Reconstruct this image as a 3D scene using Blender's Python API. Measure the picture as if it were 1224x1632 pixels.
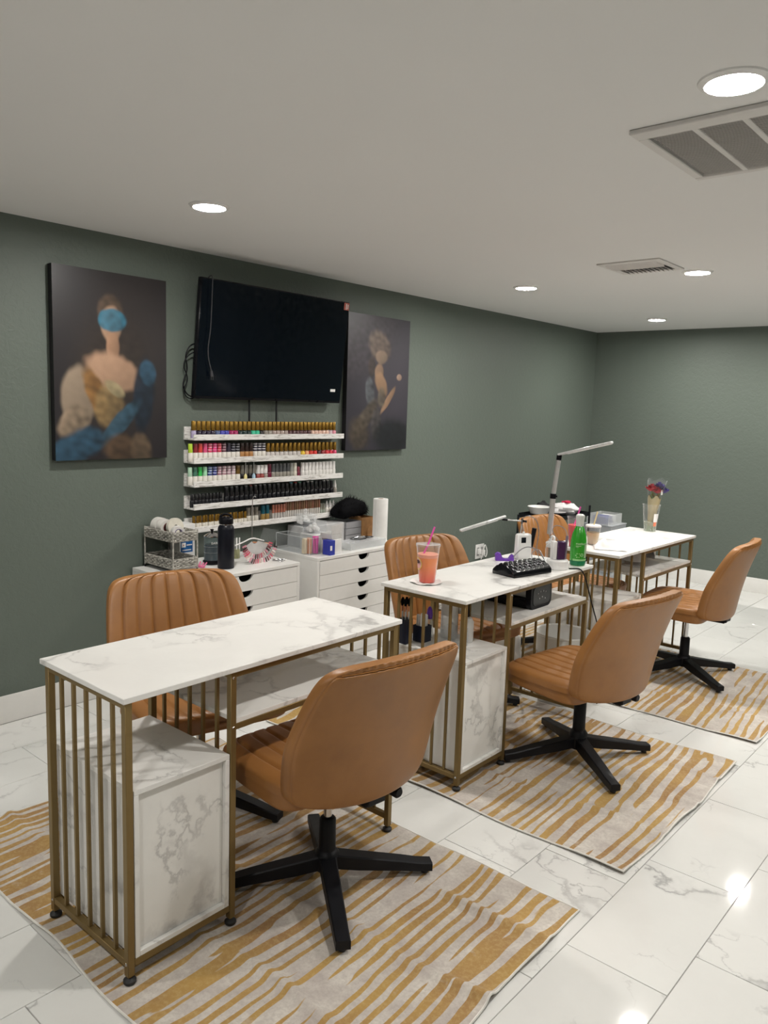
import bpy, math, random
from mathutils import Matrix, Vector
for o in list(bpy.data.objects): bpy.data.objects.remove(o)
SC = bpy.context.scene
COL = SC.collection
PI = math.pi
R = math.radians

# ------------------------------------------------------------------ camera, light, exposure
cam_d = bpy.data.cameras.new('camera')
cam = bpy.data.objects.new('camera', cam_d)
COL.objects.link(cam)
cam_d.sensor_fit = 'HORIZONTAL'
cam_d.sensor_width = 36.0
cam_d.lens = 1251.06 / 1224 * 36
F_ = Vector((-0.64801179, 0.7499207, -0.13304009))
R_ = Vector((0.75345097, 0.65672802, 0.03193643))
U_ = Vector((-0.11132094, 0.079544, 0.99059598))
cam.matrix_world = Matrix(((R_.x, U_.x, -F_.x, 3.5987), (R_.y, U_.y, -F_.y, -1.7816), (R_.z, U_.z, -F_.z, 1.5157), (0, 0, 0, 1)))
SC.camera = cam

world = bpy.data.worlds.new('world')
SC.world = world
world.use_nodes = True
world.node_tree.nodes['Background'].inputs[0].default_value = (0.05, 0.05, 0.05, 1)

SC.view_settings.view_transform = 'Standard'
SC.view_settings.look = 'None'
SC.view_settings.gamma = 1
SC.view_settings.use_curve_mapping = False
SC.view_settings.exposure = 0.0
LAMP_STRENGTH = 475.0
LAMP_COLOR = (1.0, 0.963, 0.912)

# ------------------------------------------------------------------ helpers
def link(o, parent=None):
    COL.objects.link(o)
    if parent is not None: o.parent = parent
    return o

def tag(o, label=None, cat=None, group=None, kind=None):
    if label: o['label'] = label
    if cat: o['category'] = cat
    if group: o['group'] = group
    if kind: o['kind'] = kind
    return o

def thing(name, label, cat, loc=(0, 0, 0), rz=0.0, group=None):
    o = bpy.data.objects.new(name, None)
    o.empty_display_size = 0.05
    link(o)
    o.location = loc
    o.rotation_euler = (0, 0, rz)
    return tag(o, label, cat, group)

class M:
    """collects verts and faces; build() links ONE mesh object"""
    def __init__(s): s.v = []; s.f = []; s.c = None
    def add(s, vs, fs):
        b = len(s.v)
        s.v += [tuple(v) for v in vs]
        s.f += [tuple(i + b for i in f) for f in fs]
        return s
    def box(s, x0, x1, y0, y1, z0, z1, b=0.0, m=None):
        if b <= 0:
            vs = [(x, y, z) for x in (x0, x1) for y in (y0, y1) for z in (z0, z1)]
            fs = [(0, 1, 3, 2), (4, 6, 7, 5), (0, 4, 5, 1), (2, 3, 7, 6), (0, 2, 6, 4), (1, 5, 7, 3)]
        else:
            c = ((x0 + x1) / 2, (y0 + y1) / 2, (z0 + z1) / 2); h = ((x1 - x0) / 2, (y1 - y0) / 2, (z1 - z0) / 2)
            b = min(b, *[q * 0.49 for q in h])
            vs = []; ix = {}
            for sx in (-1, 1):
                for sy in (-1, 1):
                    for sz in (-1, 1):
                        for a in range(3):
                            q = [h[k] if k == a else h[k] - b for k in range(3)]
                            ix[(sx, sy, sz, a)] = len(vs)
                            vs.append((c[0] + sx * q[0], c[1] + sy * q[1], c[2] + sz * q[2]))
            fs = []
            S = (-1, 1)
            for sg in S:
                r = [(-1, -1), (1, -1), (1, 1), (-1, 1)]
                if sg < 0: r = r[::-1]
                fs.append(tuple(ix[(sg, p, q, 0)] for p, q in r))
                fs.append(tuple(ix[(q, sg, p, 1)] for p, q in r))
                fs.append(tuple(ix[(p, q, sg, 2)] for p, q in r))
            for p in S:
                for q in S:
                    e = [(ix[(p, q, -1, 0)], ix[(p, q, 1, 0)], ix[(p, q, 1, 1)], ix[(p, q, -1, 1)]),
                         (ix[(p, -1, q, 2)], ix[(p, 1, q, 2)], ix[(p, 1, q, 0)], ix[(p, -1, q, 0)]),
                         (ix[(-1, p, q, 1)], ix[(1, p, q, 1)], ix[(1, p, q, 2)], ix[(-1, p, q, 2)])]
                    for f in e: fs.append(f if p * q < 0 else f[::-1])
                    for r in S:
                        t = (ix[(p, q, r, 0)], ix[(p, q, r, 1)], ix[(p, q, r, 2)])
                        fs.append(t if p * q * r > 0 else t[::-1])
        if m is not None: vs = [m @ Vector(v) for v in vs]
        return s.add(vs, fs)
    def cyl(s, p0, p1, r0, r1=None, n=16, cap=True):
        r1 = r0 if r1 is None else r1
        p0 = Vector(p0); p1 = Vector(p1); d = (p1 - p0).normalized()
        a = d.orthogonal().normalized(); c = d.cross(a)
        vs = []
        for p, r in ((p0, r0), (p1, r1)):
            for i in range(n):
                t = 2 * PI * i / n
                vs.append(p + a * (math.cos(t) * r) + c * (math.sin(t) * r))
        fs = [(i, (i + 1) % n, n + (i + 1) % n, n + i) for i in range(n)]
        if cap: fs += [tuple(range(n))[::-1], tuple(range(n, 2 * n))]
        return s.add(vs, fs)
    def tube(s, pts, r, n=8, smooth=0, closed=False):
        pts = [Vector(p) for p in pts]
        for _ in range(smooth):
            q = [pts[0]]
            for a, b in zip(pts[:-1], pts[1:]): q += [a * .75 + b * .25, a * .25 + b * .75]
            q.append(pts[-1]); pts = q
        vs = []; a = None; N = len(pts)
        rs = r if isinstance(r, (list, tuple)) else [r] * N
        if len(rs) != N: rs = [rs[0] + (rs[-1] - rs[0]) * i / (N - 1) for i in range(N)]
        for i, p in enumerate(pts):
            if closed: d = (pts[(i + 1) % N] - pts[i - 1]).normalized()
            else: d = (pts[min(i + 1, N - 1)] - pts[max(i - 1, 0)]).normalized()
            a = d.orthogonal().normalized() if a is None else (a - d * a.dot(d)).normalized()
            c = d.cross(a)
            for k in range(n):
                t = 2 * PI * k / n
                vs.append(p + a * (math.cos(t) * rs[i]) + c * (math.sin(t) * rs[i]))
        fs = []
        for i in range(N if closed else N - 1):
            j = (i + 1) % N
            for k in range(n): fs.append((i * n + k, i * n + (k + 1) % n, j * n + (k + 1) % n, j * n + k))
        if not closed: fs += [tuple(range(n))[::-1], tuple(range((N - 1) * n, N * n))]
        return s.add(vs, fs)
    def lathe(s, prof, cx=0, cy=0, cz=0, n=20, close=True):
        vs = []; fs = []; k = len(prof)
        for i in range(n):
            t = 2 * PI * i / n
            for r, z in prof: vs.append((cx + r * math.cos(t), cy + r * math.sin(t), cz + z))
        for i in range(n):
            j = (i + 1) % n
            for q in range(k - 1): fs.append((i * k + q, j * k + q, j * k + q + 1, i * k + q + 1))
        if close:
            if prof[0][0] > 1e-6: fs.append(tuple(i * k for i in range(n))[::-1])
            if prof[-1][0] > 1e-6: fs.append(tuple(i * k + k - 1 for i in range(n)))
        return s.add(vs, fs)
    def prism(s, poly, t, axis='z', base=0.0):
        """poly: list of 2d points (ccw), extruded from base to base+t along axis"""
        n = len(poly)
        def mk(p, h):
            if axis == 'z': return (p[0], p[1], h)
            if axis == 'x': return (h, p[0], p[1])
            return (p[0], h, p[1])
        vs = [mk(p, base) for p in poly] + [mk(p, base + t) for p in poly]
        fs = [tuple(range(n))[::-1], tuple(range(n, 2 * n))] + [(i, (i + 1) % n, n + (i + 1) % n, n + i) for i in range(n)]
        return s.add(vs, fs)
    def grid(s, P, wrap=False):
        """P: rows of points"""
        nr = len(P); nc = len(P[0])
        vs = [p for r in P for p in r]; fs = []
        for i in range(nr - 1):
            for j in range(nc if wrap else nc - 1):
                k = (j + 1) % nc
                fs.append((i * nc + j, i * nc + k, (i + 1) * nc + k, (i + 1) * nc + j))
        return s.add(vs, fs)
    def sheet(s, fn_top, fn_bot, us, ws):
        """closed pillow from two height sheets sharing their rim"""
        nu, nw = len(us), len(ws)
        vs = [fn_top(u, w) for w in ws for u in us]; off = len(vs)
        vs += [fn_bot(u, w) for w in ws for u in us]
        fs = []
        for i in range(nw - 1):
            for j in range(nu - 1):
                a = i * nu + j
                fs.append((a, a + 1, a + nu + 1, a + nu)); fs.append((off + a, off + a + nu, off + a + nu + 1, off + a + 1))
        rim = [j for j in range(nu)] + [i * nu + nu - 1 for i in range(1, nw)] + [(nw - 1) * nu + j for j in range(nu - 2, -1, -1)] + [i * nu for i in range(nw - 2, 0, -1)]
        for a, b in zip(rim, rim[1:] + rim[:1]): fs.append((b, a, off + a, off + b))
        return s.add(vs, fs)
    def xf(s, m):
        s.v = [tuple(m @ Vector(v)) for v in s.v]; return s
    def mapv(s, fn):
        s.v = [tuple(fn(*v)) for v in s.v]; return s
    def mesh(s, name, mat, smooth=True, angle=40, weld=False, recalc=False):
        me = bpy.data.meshes.new(name)
        me.from_pydata(s.v, [], s.f)
        if weld or recalc:
            import bmesh
            bm = bmesh.new(); bm.from_mesh(me)
            if weld: bmesh.ops.remove_doubles(bm, verts=bm.verts, dist=1e-5)
            bmesh.ops.recalc_face_normals(bm, faces=bm.faces)
            bm.to_mesh(me); bm.free()
        if smooth:
            me.polygons.foreach_set('use_smooth', [True] * len(me.polygons))
            me.set_sharp_from_angle(angle=R(angle))
        if mat is not None: me.materials.append(mat)
        me.update()
        return me
    def build(s, name, mat, parent=None, **k):
        return link(bpy.data.objects.new(name, s.mesh(name, mat, **k)), parent)

def inst(name, me, parent=None, loc=(0, 0, 0), rot=(0, 0, 0)):
    o = bpy.data.objects.new(name, me)
    o.location = loc; o.rotation_euler = rot
    return link(o, parent)

def dup(root, loc=None, rz=None, label=None, group=None):
    def cp(o, par):
        c = o.copy(); COL.objects.link(c); c.parent = par
        for ch in KIDS.get(o.name, []): cp(ch, c)
        return c
    KIDS = {}
    for o in bpy.data.objects:
        if o.parent: KIDS.setdefault(o.parent.name, []).append(o)
    r = cp(root, None)
    if loc is not None: r.location = loc
    if rz is not None: r.rotation_euler = (0, 0, rz)
    if label: r['label'] = label
    if group: r['group'] = group
    return r

def bez(p0, p1, p2, p3, n=14):
    p0, p1, p2, p3 = map(Vector, (p0, p1, p2, p3)); o = []
    for i in range(n + 1):
        t = i / n; q = 1 - t
        o.append(p0 * q**3 + p1 * (3 * q * q * t) + p2 * (3 * q * t * t) + p3 * t**3)
    return o

# ------------------------------------------------------------------ materials
def srgb(r, g, b):
    f = lambda c: (c / 255) / 12.92 if c / 255 <= 0.04045 else ((c / 255 + 0.055) / 1.055) ** 2.4
    return (f(r), f(g), f(b))

class N:
    def __init__(s, name):
        s.m = bpy.data.materials.new(name); s.m.use_nodes = True
        s.t = s.m.node_tree; s.p = s.t.nodes['Principled BSDF']; s.out = s.t.nodes['Material Output']
    def n(s, typ, **k):
        x = s.t.nodes.new(typ)
        for a, b in k.items():
            if a.startswith('i_'):
                x.inputs[int(a[2:]) if a[2:].isdigit() else a[2:]].default_value = b
            else: setattr(x, a, b)
        return x
    def l(s, a, b): s.t.links.new(a, b)
    def math(s, op, a, b=None, clamp=False):
        x = s.n('ShaderNodeMath', operation=op); x.use_clamp = clamp
        for i, q in enumerate((a, b)):
            if q is None: continue
            if isinstance(q, (int, float)): x.inputs[i].default_value = q
            else: s.l(q, x.inputs[i])
        return x.outputs[0]
    def mix(s, fac, a, b):
        x = s.n('ShaderNodeMix', data_type='RGBA')
        for i, q in ((0, fac), (6, a), (7, b)):
            if isinstance(q, (int, float)): x.inputs[i].default_value = q
            elif isinstance(q, (tuple, list)): x.inputs[i].default_value = (*q[:3], 1)
            else: s.l(q, x.inputs[i])
        return x.outputs[2]
    def ramp(s, fac, stops, interp='LINEAR'):
        x = s.n('ShaderNodeValToRGB'); cr = x.color_ramp; cr.interpolation = interp
        while len(cr.elements) < len(stops): cr.elements.new(0.5)
        for e, (p, c) in zip(cr.elements, stops):
            e.position = p; e.color = (*c, 1) if isinstance(c, tuple) else (c, c, c, 1)
        s.l(fac, x.inputs[0]); return x.outputs[0]
    def noise(s, vec, scale, detail=3, rough=0.5, dist=0.0):
        x = s.n('ShaderNodeTexNoise', i_Scale=scale, i_Detail=detail, i_Roughness=rough, i_Distortion=dist)
        if vec is not None: s.l(vec, x.inputs['Vector'])
        return x.outputs[0]
    def coord(s, kind='Object', scale=None, rand=0.0):
        v = s.n('ShaderNodeTexCoord').outputs[kind]
        if rand:
            oi = s.n('ShaderNodeObjectInfo')
            cx = s.n('ShaderNodeCombineXYZ')
            a = s.math('MULTIPLY', oi.outputs['Random'], rand)
            s.l(a, cx.inputs[0]); s.l(s.math('MULTIPLY', a, 1.7), cx.inputs[1]); s.l(s.math('MULTIPLY', a, 0.6), cx.inputs[2])
            ad = s.n('ShaderNodeVectorMath', operation='ADD'); s.l(v, ad.inputs[0]); s.l(cx.outputs[0], ad.inputs[1]); v = ad.outputs[0]
        if scale:
            mp = s.n('ShaderNodeMapping'); s.l(v, mp.inputs[0]); mp.inputs['Scale'].default_value = scale; v = mp.outputs[0]
        return v
    def bump(s, h, strength=0.3, dist=0.01):
        b = s.n('ShaderNodeBump', i_Strength=strength, i_Distance=dist); s.l(h, b.inputs['Height']); s.l(b.outputs[0], s.p.inputs['Normal'])
    def set(s, **k):
        for a, b in k.items():
            q = s.p.inputs[{'color': 'Base Color', 'rough': 'Roughness', 'metal': 'Metallic', 'spec': 'Specular IOR Level', 'coat': 'Coat Weight', 'emit': 'Emission Color', 'es': 'Emission Strength', 'trans': 'Transmission Weight', 'alpha': 'Alpha', 'ior': 'IOR', 'sheen': 'Sheen Weight'}[a]]
            if isinstance(b, (int, float)): q.default_value = b
            elif isinstance(b, (tuple, list)): q.default_value = (*b, 1)
            else: s.l(b, q)
        return s

_cache = {}
def plain(name, col, rough=0.5, metal=0.0, var=0.06, spec=0.5, scale=30, coat=0.0):
    """simple procedural material: colour with slight mottling and roughness variation"""
    if name in _cache: return _cache[name]
    a = N(name); v = a.coord()
    nz = a.noise(v, scale, 3)
    c2 = tuple(min(1, c * (1 - var * 2)) for c in col); c1 = tuple(min(1, c * (1 + var)) for c in col)
    a.set(color=a.ramp(nz, [(0.3, c2), (0.7, c1)]), metal=metal, spec=spec, coat=coat)
    a.set(rough=a.ramp(nz, [(0.3, max(0, rough - 0.04)), (0.7, min(1, rough + 0.04))]))
    _cache[name] = a.m
    return a.m

def clear(name, tint=(1, 1, 1), amount=0.85, rough=0.05):
    if name in _cache: return _cache[name]
    a = N(name)
    tr = a.n('ShaderNodeBsdfTransparent'); tr.inputs[0].default_value = (*tint, 1)
    a.set(color=tint, rough=rough)
    lw = a.n('ShaderNodeLayerWeight', i_Blend=0.5)
    k = a.math('ADD', a.math('MULTIPLY', a.math('POWER', lw.outputs['Facing'], 3.5), 0.45), 1 - amount, True)
    mx = a.n('ShaderNodeMixShader'); a.l(k, mx.inputs[0]); a.l(tr.outputs[0], mx.inputs[1]); a.l(a.p.outputs[0], mx.inputs[2])
    a.l(mx.outputs[0], a.out.inputs[0])
    _cache[name] = a.m
    return a.m

def marble(name, base, vein, scale=2.2, rough=0.25, rand=30.0, thick=0.02, dens=0.5, cloud=0.25, bumpy=False, stretch=None):
    a = N(name)
    v = a.coord('Object', rand=rand, scale=stretch)
    warp = a.n('ShaderNodeTexNoise', i_Scale=scale * 1.3, i_Detail=6, i_Roughness=0.62); a.l(v, warp.inputs['Vector'])
    sub = a.n('ShaderNodeVectorMath', operation='SUBTRACT'); a.l(warp.outputs[1], sub.inputs[0]); sub.inputs[1].default_value = (0.5, 0.5, 0.5)
    sc = a.n('ShaderNodeVectorMath', operation='SCALE'); a.l(sub.outputs[0], sc.inputs[0]); sc.inputs['Scale'].default_value = 0.55 / scale * 1.6
    ad = a.n('ShaderNodeVectorMath', operation='ADD'); a.l(v, ad.inputs[0]); a.l(sc.outputs[0], ad.inputs[1])
    def veins(s_, th):
        nz = a.noise(ad.outputs[0], s_, 1.5, 0.5)
        d = a.math('ABSOLUTE', a.math('SUBTRACT', nz, 0.5))
        return a.ramp(d, [(0.0, 1.0), (th * 0.35, 0.75), (th, 0.12), (th * 2.6, 0.0)])
    v1 = veins(scale * 0.8, thick); v2 = veins(scale * 2.0, thick * 0.8)
    mask = a.ramp(a.noise(v, scale * 0.75, 3), [(dens - 0.06, 0.0), (dens + 0.14, 1.0)])
    mask2 = a.ramp(a.noise(v, scale * 1.4, 2), [(dens, 0.0), (dens + 0.15, 0.7)])
    f = a.math('MAXIMUM', a.math('MULTIPLY', v1, mask), a.math('MULTIPLY', v2, mask2), True)
    cl = a.ramp(a.noise(ad.outputs[0], scale * 0.9, 6, 0.6), [(0.42, 0.0), (0.75, cloud)])
    c = a.mix(cl, base, tuple(x * 0.62 + y * 0.12 for x, y in zip(base, vein)))
    c = a.mix(a.math('MULTIPLY', f, 0.8), c, vein)
    a.set(color=c, rough=rough)
    return a.m

def mat_wall():
    a = N('green_wall_paint'); v = a.coord()
    big = a.noise(v, 1.3, 3)
    a.set(color=a.mix(big, srgb(94, 103, 95), srgb(100, 109, 101)), rough=0.5, spec=0.35)
    h = a.ramp(a.noise(v, 34, 4, 0.6, 0.6), [(0.42, 0.0), (0.56, 1.0)])
    h2 = a.noise(v, 140, 2)
    a.bump(a.math('ADD', h, a.math('MULTIPLY', h2, 0.3)), 0.22, 0.004)
    return a.m
def mat_ceiling():
    a = N('white_ceiling_paint'); v = a.coord()
    a.set(color=a.mix(a.noise(v, 0.8, 2), (0.75, 0.745, 0.735), (0.79, 0.785, 0.775)), rough=0.85, spec=0.2)
    a.bump(a.noise(v, 60, 3), 0.05, 0.003)
    return a.m
def mat_leather():
    a = N('tan_leather'); v = a.coord()
    nz = a.noise(v, 7, 4, 0.6); fine = a.n('ShaderNodeTexVoronoi', i_Scale=420); a.l(v, fine.inputs['Vector'])
    a.set(color=a.mix(a.ramp(nz, [(0.3, 0.0), (0.7, 1.0)]), (0.27, 0.114, 0.029), (0.345, 0.152, 0.042)), rough=a.ramp(nz, [(0.3, 0.36), (0.7, 0.46)]), spec=0.5)
    a.bump(fine.outputs[0], 0.06, 0.002)
    return a.m
def mat_gold():
    a = N('brushed_gold_metal'); v = a.coord('Object', scale=(30, 30, 3))
    nz = a.noise(v, 12, 3)
    a.set(color=a.mix(nz, (0.20, 0.136, 0.05), (0.245, 0.168, 0.064)), metal=0.55, rough=a.ramp(nz, [(0.3, 0.36), (0.7, 0.48)]))
    return a.m
def mat_rug(seed):
    a = N('rug_pile'); v = a.coord('Object')
    mp = a.n('ShaderNodeMapping'); a.l(v, mp.inputs[0]); mp.inputs['Location'].default_value = (seed * 3.1, seed * 7.7, 0)
    v = mp.outputs[0]
    wob = a.n('ShaderNodeTexNoise', i_Scale=2.6, i_Detail=3, i_Roughness=0.5); a.l(v, wob.inputs['Vector'])
    sub = a.n('ShaderNodeVectorMath', operation='SUBTRACT'); a.l(wob.outputs[1], sub.inputs[0]); sub.inputs[1].default_value = (0.5, 0.5, 0.5)
    sc = a.n('ShaderNodeVectorMath', operation='SCALE'); a.l(sub.outputs[0], sc.inputs[0]); sc.inputs['Scale'].default_value = 0.05
    ad = a.n('ShaderNodeVectorMath', operation='ADD'); a.l(v, ad.inputs[0]); a.l(sc.outputs[0], ad.inputs[1])
    sx = a.n('ShaderNodeSeparateXYZ'); a.l(ad.outputs[0], sx.inputs[0])
    lowx = a.n('ShaderNodeMapping'); a.l(v, lowx.inputs[0]); lowx.inputs['Scale'].default_value = (3.2, 0.4, 1.0)
    lw_ = a.noise(lowx.outputs[0], 1.0, 1)
    ph = a.math('MULTIPLY', a.math('ADD', a.math('ADD', sx.outputs[0], a.math('MULTIPLY', sx.outputs[1], 0.04)), a.math('MULTIPLY', lw_, 0.22)), 6.2832 / 0.045)
    wv = a.math('SINE', ph)
    m2 = a.n('ShaderNodeMapping'); a.l(v, m2.inputs[0]); m2.inputs['Scale'].default_value = (17.0, 1.3, 1.0)
    th = a.noise(m2.outputs[0], 1.0, 2, 0.5)
    m3 = a.n('ShaderNodeMapping'); a.l(v, m3.inputs[0]); m3.inputs['Scale'].default_value = (1.0, 0.5, 1.0)
    big = a.noise(m3.outputs[0], 3.0, 1)
    val = a.math('ADD', a.math('ADD', a.math('MULTIPLY', wv, 0.55), a.math('MULTIPLY', a.math('SUBTRACT', th, 0.5), 3.6)), a.math('MULTIPLY', a.math('SUBTRACT', big, 0.5), 1.2))
    st = a.ramp(a.math('ADD', val, 0.5), [(0.60, 0.0), (0.65, 1.0)])
    grain = a.noise(v, 90, 3, 0.7); blot = a.noise(v, 9, 4, 0.65); blot2 = a.noise(v, 3.1, 3)
    ground = a.mix(a.ramp(blot, [(0.35, 0.0), (0.65, 1.0)]), (0.47, 0.42, 0.385), (0.64, 0.60, 0.54))
    ground = a.mix(a.ramp(grain, [(0.35, 0.35), (0.6, 0.0)]), ground, (0.34, 0.295, 0.265))
    gold = a.mix(a.ramp(blot2, [(0.35, 0.0), (0.62, 1.0)]), (0.33, 0.19, 0.08), (0.44, 0.275, 0.085))
    gold = a.mix(a.ramp(grain, [(0.45, 0.0), (0.7, 0.45)]), gold, (0.56, 0.42, 0.20))
    worn = a.ramp(blot, [(0.62, 1.0), (0.72, 0.55)])
    a.set(color=a.mix(a.math('MULTIPLY', st, worn), ground, gold), rough=0.85, spec=0.15, sheen=0.15)
    a.bump(grain, 0.15, 0.002)
    return a.m
def mat_tile():
    a = marble('marble_floor_tile', (0.75, 0.75, 0.725), (0.28, 0.275, 0.275), scale=2.3, rough=0.055, rand=70.0, thick=0.013, dens=0.54, cloud=0.22, stretch=None)
    return a
def mat_whitewood():
    a = N('distressed_white_wood'); v = a.coord('Object', scale=(3.5, 0.5, 3.5), rand=9)
    nz = a.noise(v, 24, 5, 0.7, 0.8)
    a.set(color=a.ramp(nz, [(0.34, (0.34, 0.32, 0.30)), (0.44, (0.66, 0.645, 0.615)), (0.54, (0.80, 0.79, 0.765))]), rough=0.6)
    return a.m
def emit(name, col, s):
    a = N(name); nz = a.noise(a.coord(), 5, 1)
    a.set(color=(0.9, 0.9, 0.9), rough=0.6, emit=a.mix(nz, col, tuple(c * 0.98 for c in col)), es=s)
    return a.m

MW = mat_wall(); MC = mat_ceiling(); LEA = mat_leather(); GOLD = mat_gold(); TILE = mat_tile()
TOP = marble('marble_laminate', (0.83, 0.82, 0.79), (0.33, 0.32, 0.31), scale=2.4, rough=0.28, rand=41.0, thick=0.026, dens=0.45, cloud=0.32)
WOODW = mat_whitewood()
TRIM = plain('white_trim_paint', (0.76, 0.75, 0.72), 0.4, var=0.01)
LACQ = plain('white_lacquer', (0.74, 0.735, 0.71), 0.35, var=0.01)
DARK = plain('recess_shade', (0.012, 0.012, 0.013), 0.7)
BLACK = plain('black_powder_coat', (0.006, 0.0065, 0.009), 0.45, var=0.1, spec=0.25)
BLKPL = plain('black_plastic', (0.005, 0.005, 0.007), 0.3, var=0.1, spec=0.18)
RUBBER = plain('black_rubber', (0.015, 0.015, 0.015), 0.6)
CHROME = plain('chrome', (0.62, 0.62, 0.63), 0.15, metal=1.0, var=0.03)
SILVER = plain('silver_aluminium', (0.60, 0.60, 0.60), 0.35, metal=0.7, var=0.03)
WHITEPL = plain('white_plastic', (0.78, 0.775, 0.76), 0.35, var=0.02)
PAPER = plain('white_paper', (0.80, 0.79, 0.77), 0.8, var=0.02)
GROUT = plain('grey_grout', (0.40, 0.39, 0.375), 0.8, scale=60)
CLEAR = clear('clear_plastic', (0.97, 0.975, 0.98), 0.965)
ACRYL = clear('clear_acrylic', (0.95, 0.96, 0.965), 0.96)
FROST = clear('frosted_plastic', (0.92, 0.93, 0.93), 0.72, 0.3)
HEM = plain('rug_white_hem', (0.74, 0.72, 0.67), 0.8)

# ------------------------------------------------------------------ the room
RX, RY0, RY1, H = 5.2, -4.4, 5.486, 2.298
def struct(o, label=None): o['kind'] = 'structure'; return o
floor = struct(M().box(-0.1, RX + 0.1, RY0 - 0.1, RY1 + 0.1, -0.12, -0.0035).build('floor', GROUT))
struct(M().box(-0.1, RX + 0.1, RY0 - 0.1, RY1 + 0.1, H, H + 0.1).build('ceiling', MC))
struct(M().box(-0.1, 0, RY0 - 0.1, RY1 + 0.1, -0.1, H).build('wall_left', MW))
struct(M().box(0, RX, RY1, RY1 + 0.1, -0.1, H).build('wall_back', MW))
struct(M().box(RX, RX + 0.1, RY0 - 0.1, RY1 + 0.1, -0.1, H).build('wall_right', MW))
struct(M().box(0, RX, RY0 - 0.1, RY0, -0.1, H).build('wall_front', TRIM))

# floor tiles, each an object under the floor
rnd = random.Random(5)
TW, TL = 0.2945, 0.591
tile_mesh = {}
def tile(x0, y0, y1):
    L = round(y1 - y0, 3)
    if L < 0.03: return
    if L not in tile_mesh:
        tile_mesh[L] = M().box(-TW / 2 + 0.0012, TW / 2 - 0.0012, -L / 2 + 0.0012, L / 2 - 0.0012, -0.007, 0, 0.0008).mesh('tile', TILE)
    inst('tile', tile_mesh[L], floor, (x0 + TW / 2, (y0 + y1) / 2, rnd.uniform(-0.0006, 0)),
         (R(rnd.uniform(-0.10, 0.10)), R(rnd.uniform(-0.12, 0.12)), PI if rnd.random() < 0.5 else 0))
row_off = {-1: 0.56, 0: 0.16, 1: 0.367, -2: 0.362, -3: 0.186, -4: -0.256}
for k in range(-9, 9):
    x0 = 2.668 + TW * k
    off = row_off.get(k, (0.19 * k) % TL)
    y = off - TL * 6
    while y < RY1 - 0.01:
        if y + TL > -2.6: tile(x0, max(y, -2.6), min(y + TL, RY1 - 0.012))
        y += TL
def baseboard(name, poly, axis, base, length, sign=1):
    return struct(M().prism(poly, length, axis, base).build(name, TRIM, recalc=True))
prof = [(0, 0), (0.016, 0), (0.016, 0.085), (0.0135, 0.090), (0.0135, 0.100), (0.009, 0.108), (0.009, 0.118), (0.004, 0.128), (0, 0.128)]
baseboard('baseboard_left', [(x, z) for x, z in prof], 'y', RY0, RY1 - RY0)
baseboard('baseboard_back', [(RY1 - x, z) for x, z in prof], 'x', 0.016, RX - 0.016)
baseboard('baseboard_right', [(RX - x, z) for x, z in prof], 'y', RY0, RY1 - RY0 - 0.016)

# ceiling lamps
LENS = emit('lamp_lens_glow', LAMP_COLOR, LAMP_STRENGTH)
def ceiling_lamp(x, y, label):
    t = thing('ceiling_light', label, 'ceiling light', (x, y, H), 0, 'recessed ceiling lights')
    M().lathe([(0.064, -0.0085), (0.066, -0.010), (0.080, -0.004), (0.082, 0.0), (0.064, 0.0)], n=36, close=False).build('trim_ring', WHITEPL, t, recalc=True)
    M().lathe([(0.0, -0.0075), (0.045, -0.0075), (0.064, -0.0065), (0.064, -0.001), (0.0, -0.001)], n=36, close=False).build('lens', LENS, t, recalc=True)
for x, y, lb in [(0.87, 0.235, 'round recessed ceiling light above the television side, left in the photo'),
                 (2.913, 0.217, 'large bright recessed ceiling light beside the double air grille'),
                 (0.88, 2.68, 'recessed ceiling light halfway along the green wall, left of the small vent'),
                 (1.97, 2.65, 'recessed ceiling light just right of the small square vent'),
                 (0.93, 4.66, 'farthest visible recessed ceiling light, near the wall corner'),
                 (1.97, 4.66, 'recessed ceiling light at the far end, just outside the photo on the right'),
                 (2.913, 2.65, 'recessed ceiling light outside the photo, right of the third row'),
                 (0.87, -2.2, 'recessed ceiling light behind the camera on the television side'),
                 (2.913, -2.2, 'recessed ceiling light behind the camera on the open side'),
                 (4.4, 1.6, 'recessed ceiling light outside the photo by the right wall')]:
    ceiling_lamp(x, y, lb)

# air grilles
GRILLE = plain('grille_white_metal', (0.66, 0.64, 0.62), 0.5, var=0.02)
GRDARK = plain('grille_shade', (0.11, 0.10, 0.10), 0.8)
t = thing('return_air_grille', 'large white return air grille with louvred panels in the ceiling', 'air grille', (2.58, 0.385, H))
m = M(); gx, gy = 0.58, 0.535
m.box(0, gx, 0, 0.06, -0.014, 0, 0.003); m.box(0, gx, gy - 0.028, gy, -0.014, 0, 0.003)
m.box(0, 0.03, 0.06, gy - 0.028, -0.014, 0, 0.003); m.box(gx - 0.03, gx, 0.06, gy - 0.028, -0.014, 0, 0.003)
for i in range(1, 4): m.box(0.03 + i * 0.13 - 0.009 + 0.0, 0.03 + i * 0.13 + 0.009, 0.06, gy - 0.028, -0.013, 0, 0.002)
m.build('frame', GRILLE, t)
M().box(0.01, gx - 0.01, 0.02, gy - 0.02, -0.002, -0.0005).build('duct_shade', GRDARK, t)  # thin dark sheet painted as the shade above the louvres
slat = M().box(-0.056, 0.056, -0.006, 0.006, -0.0007, 0.0007, m=Matrix.Rotation(R(38), 4, 'X')).mesh('slat', GRILLE)
for c in range(4):
    for i in range(42):
        inst('slat', slat, t, (0.03 + c * 0.13 + 0.065, 0.065 + i * 0.01055, -0.0072))
t = thing('supply_air_vent', 'small white square supply air vent in the ceiling', 'air vent', (1.61, 2.17, H))
m = M(); s_ = 0.34
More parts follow.
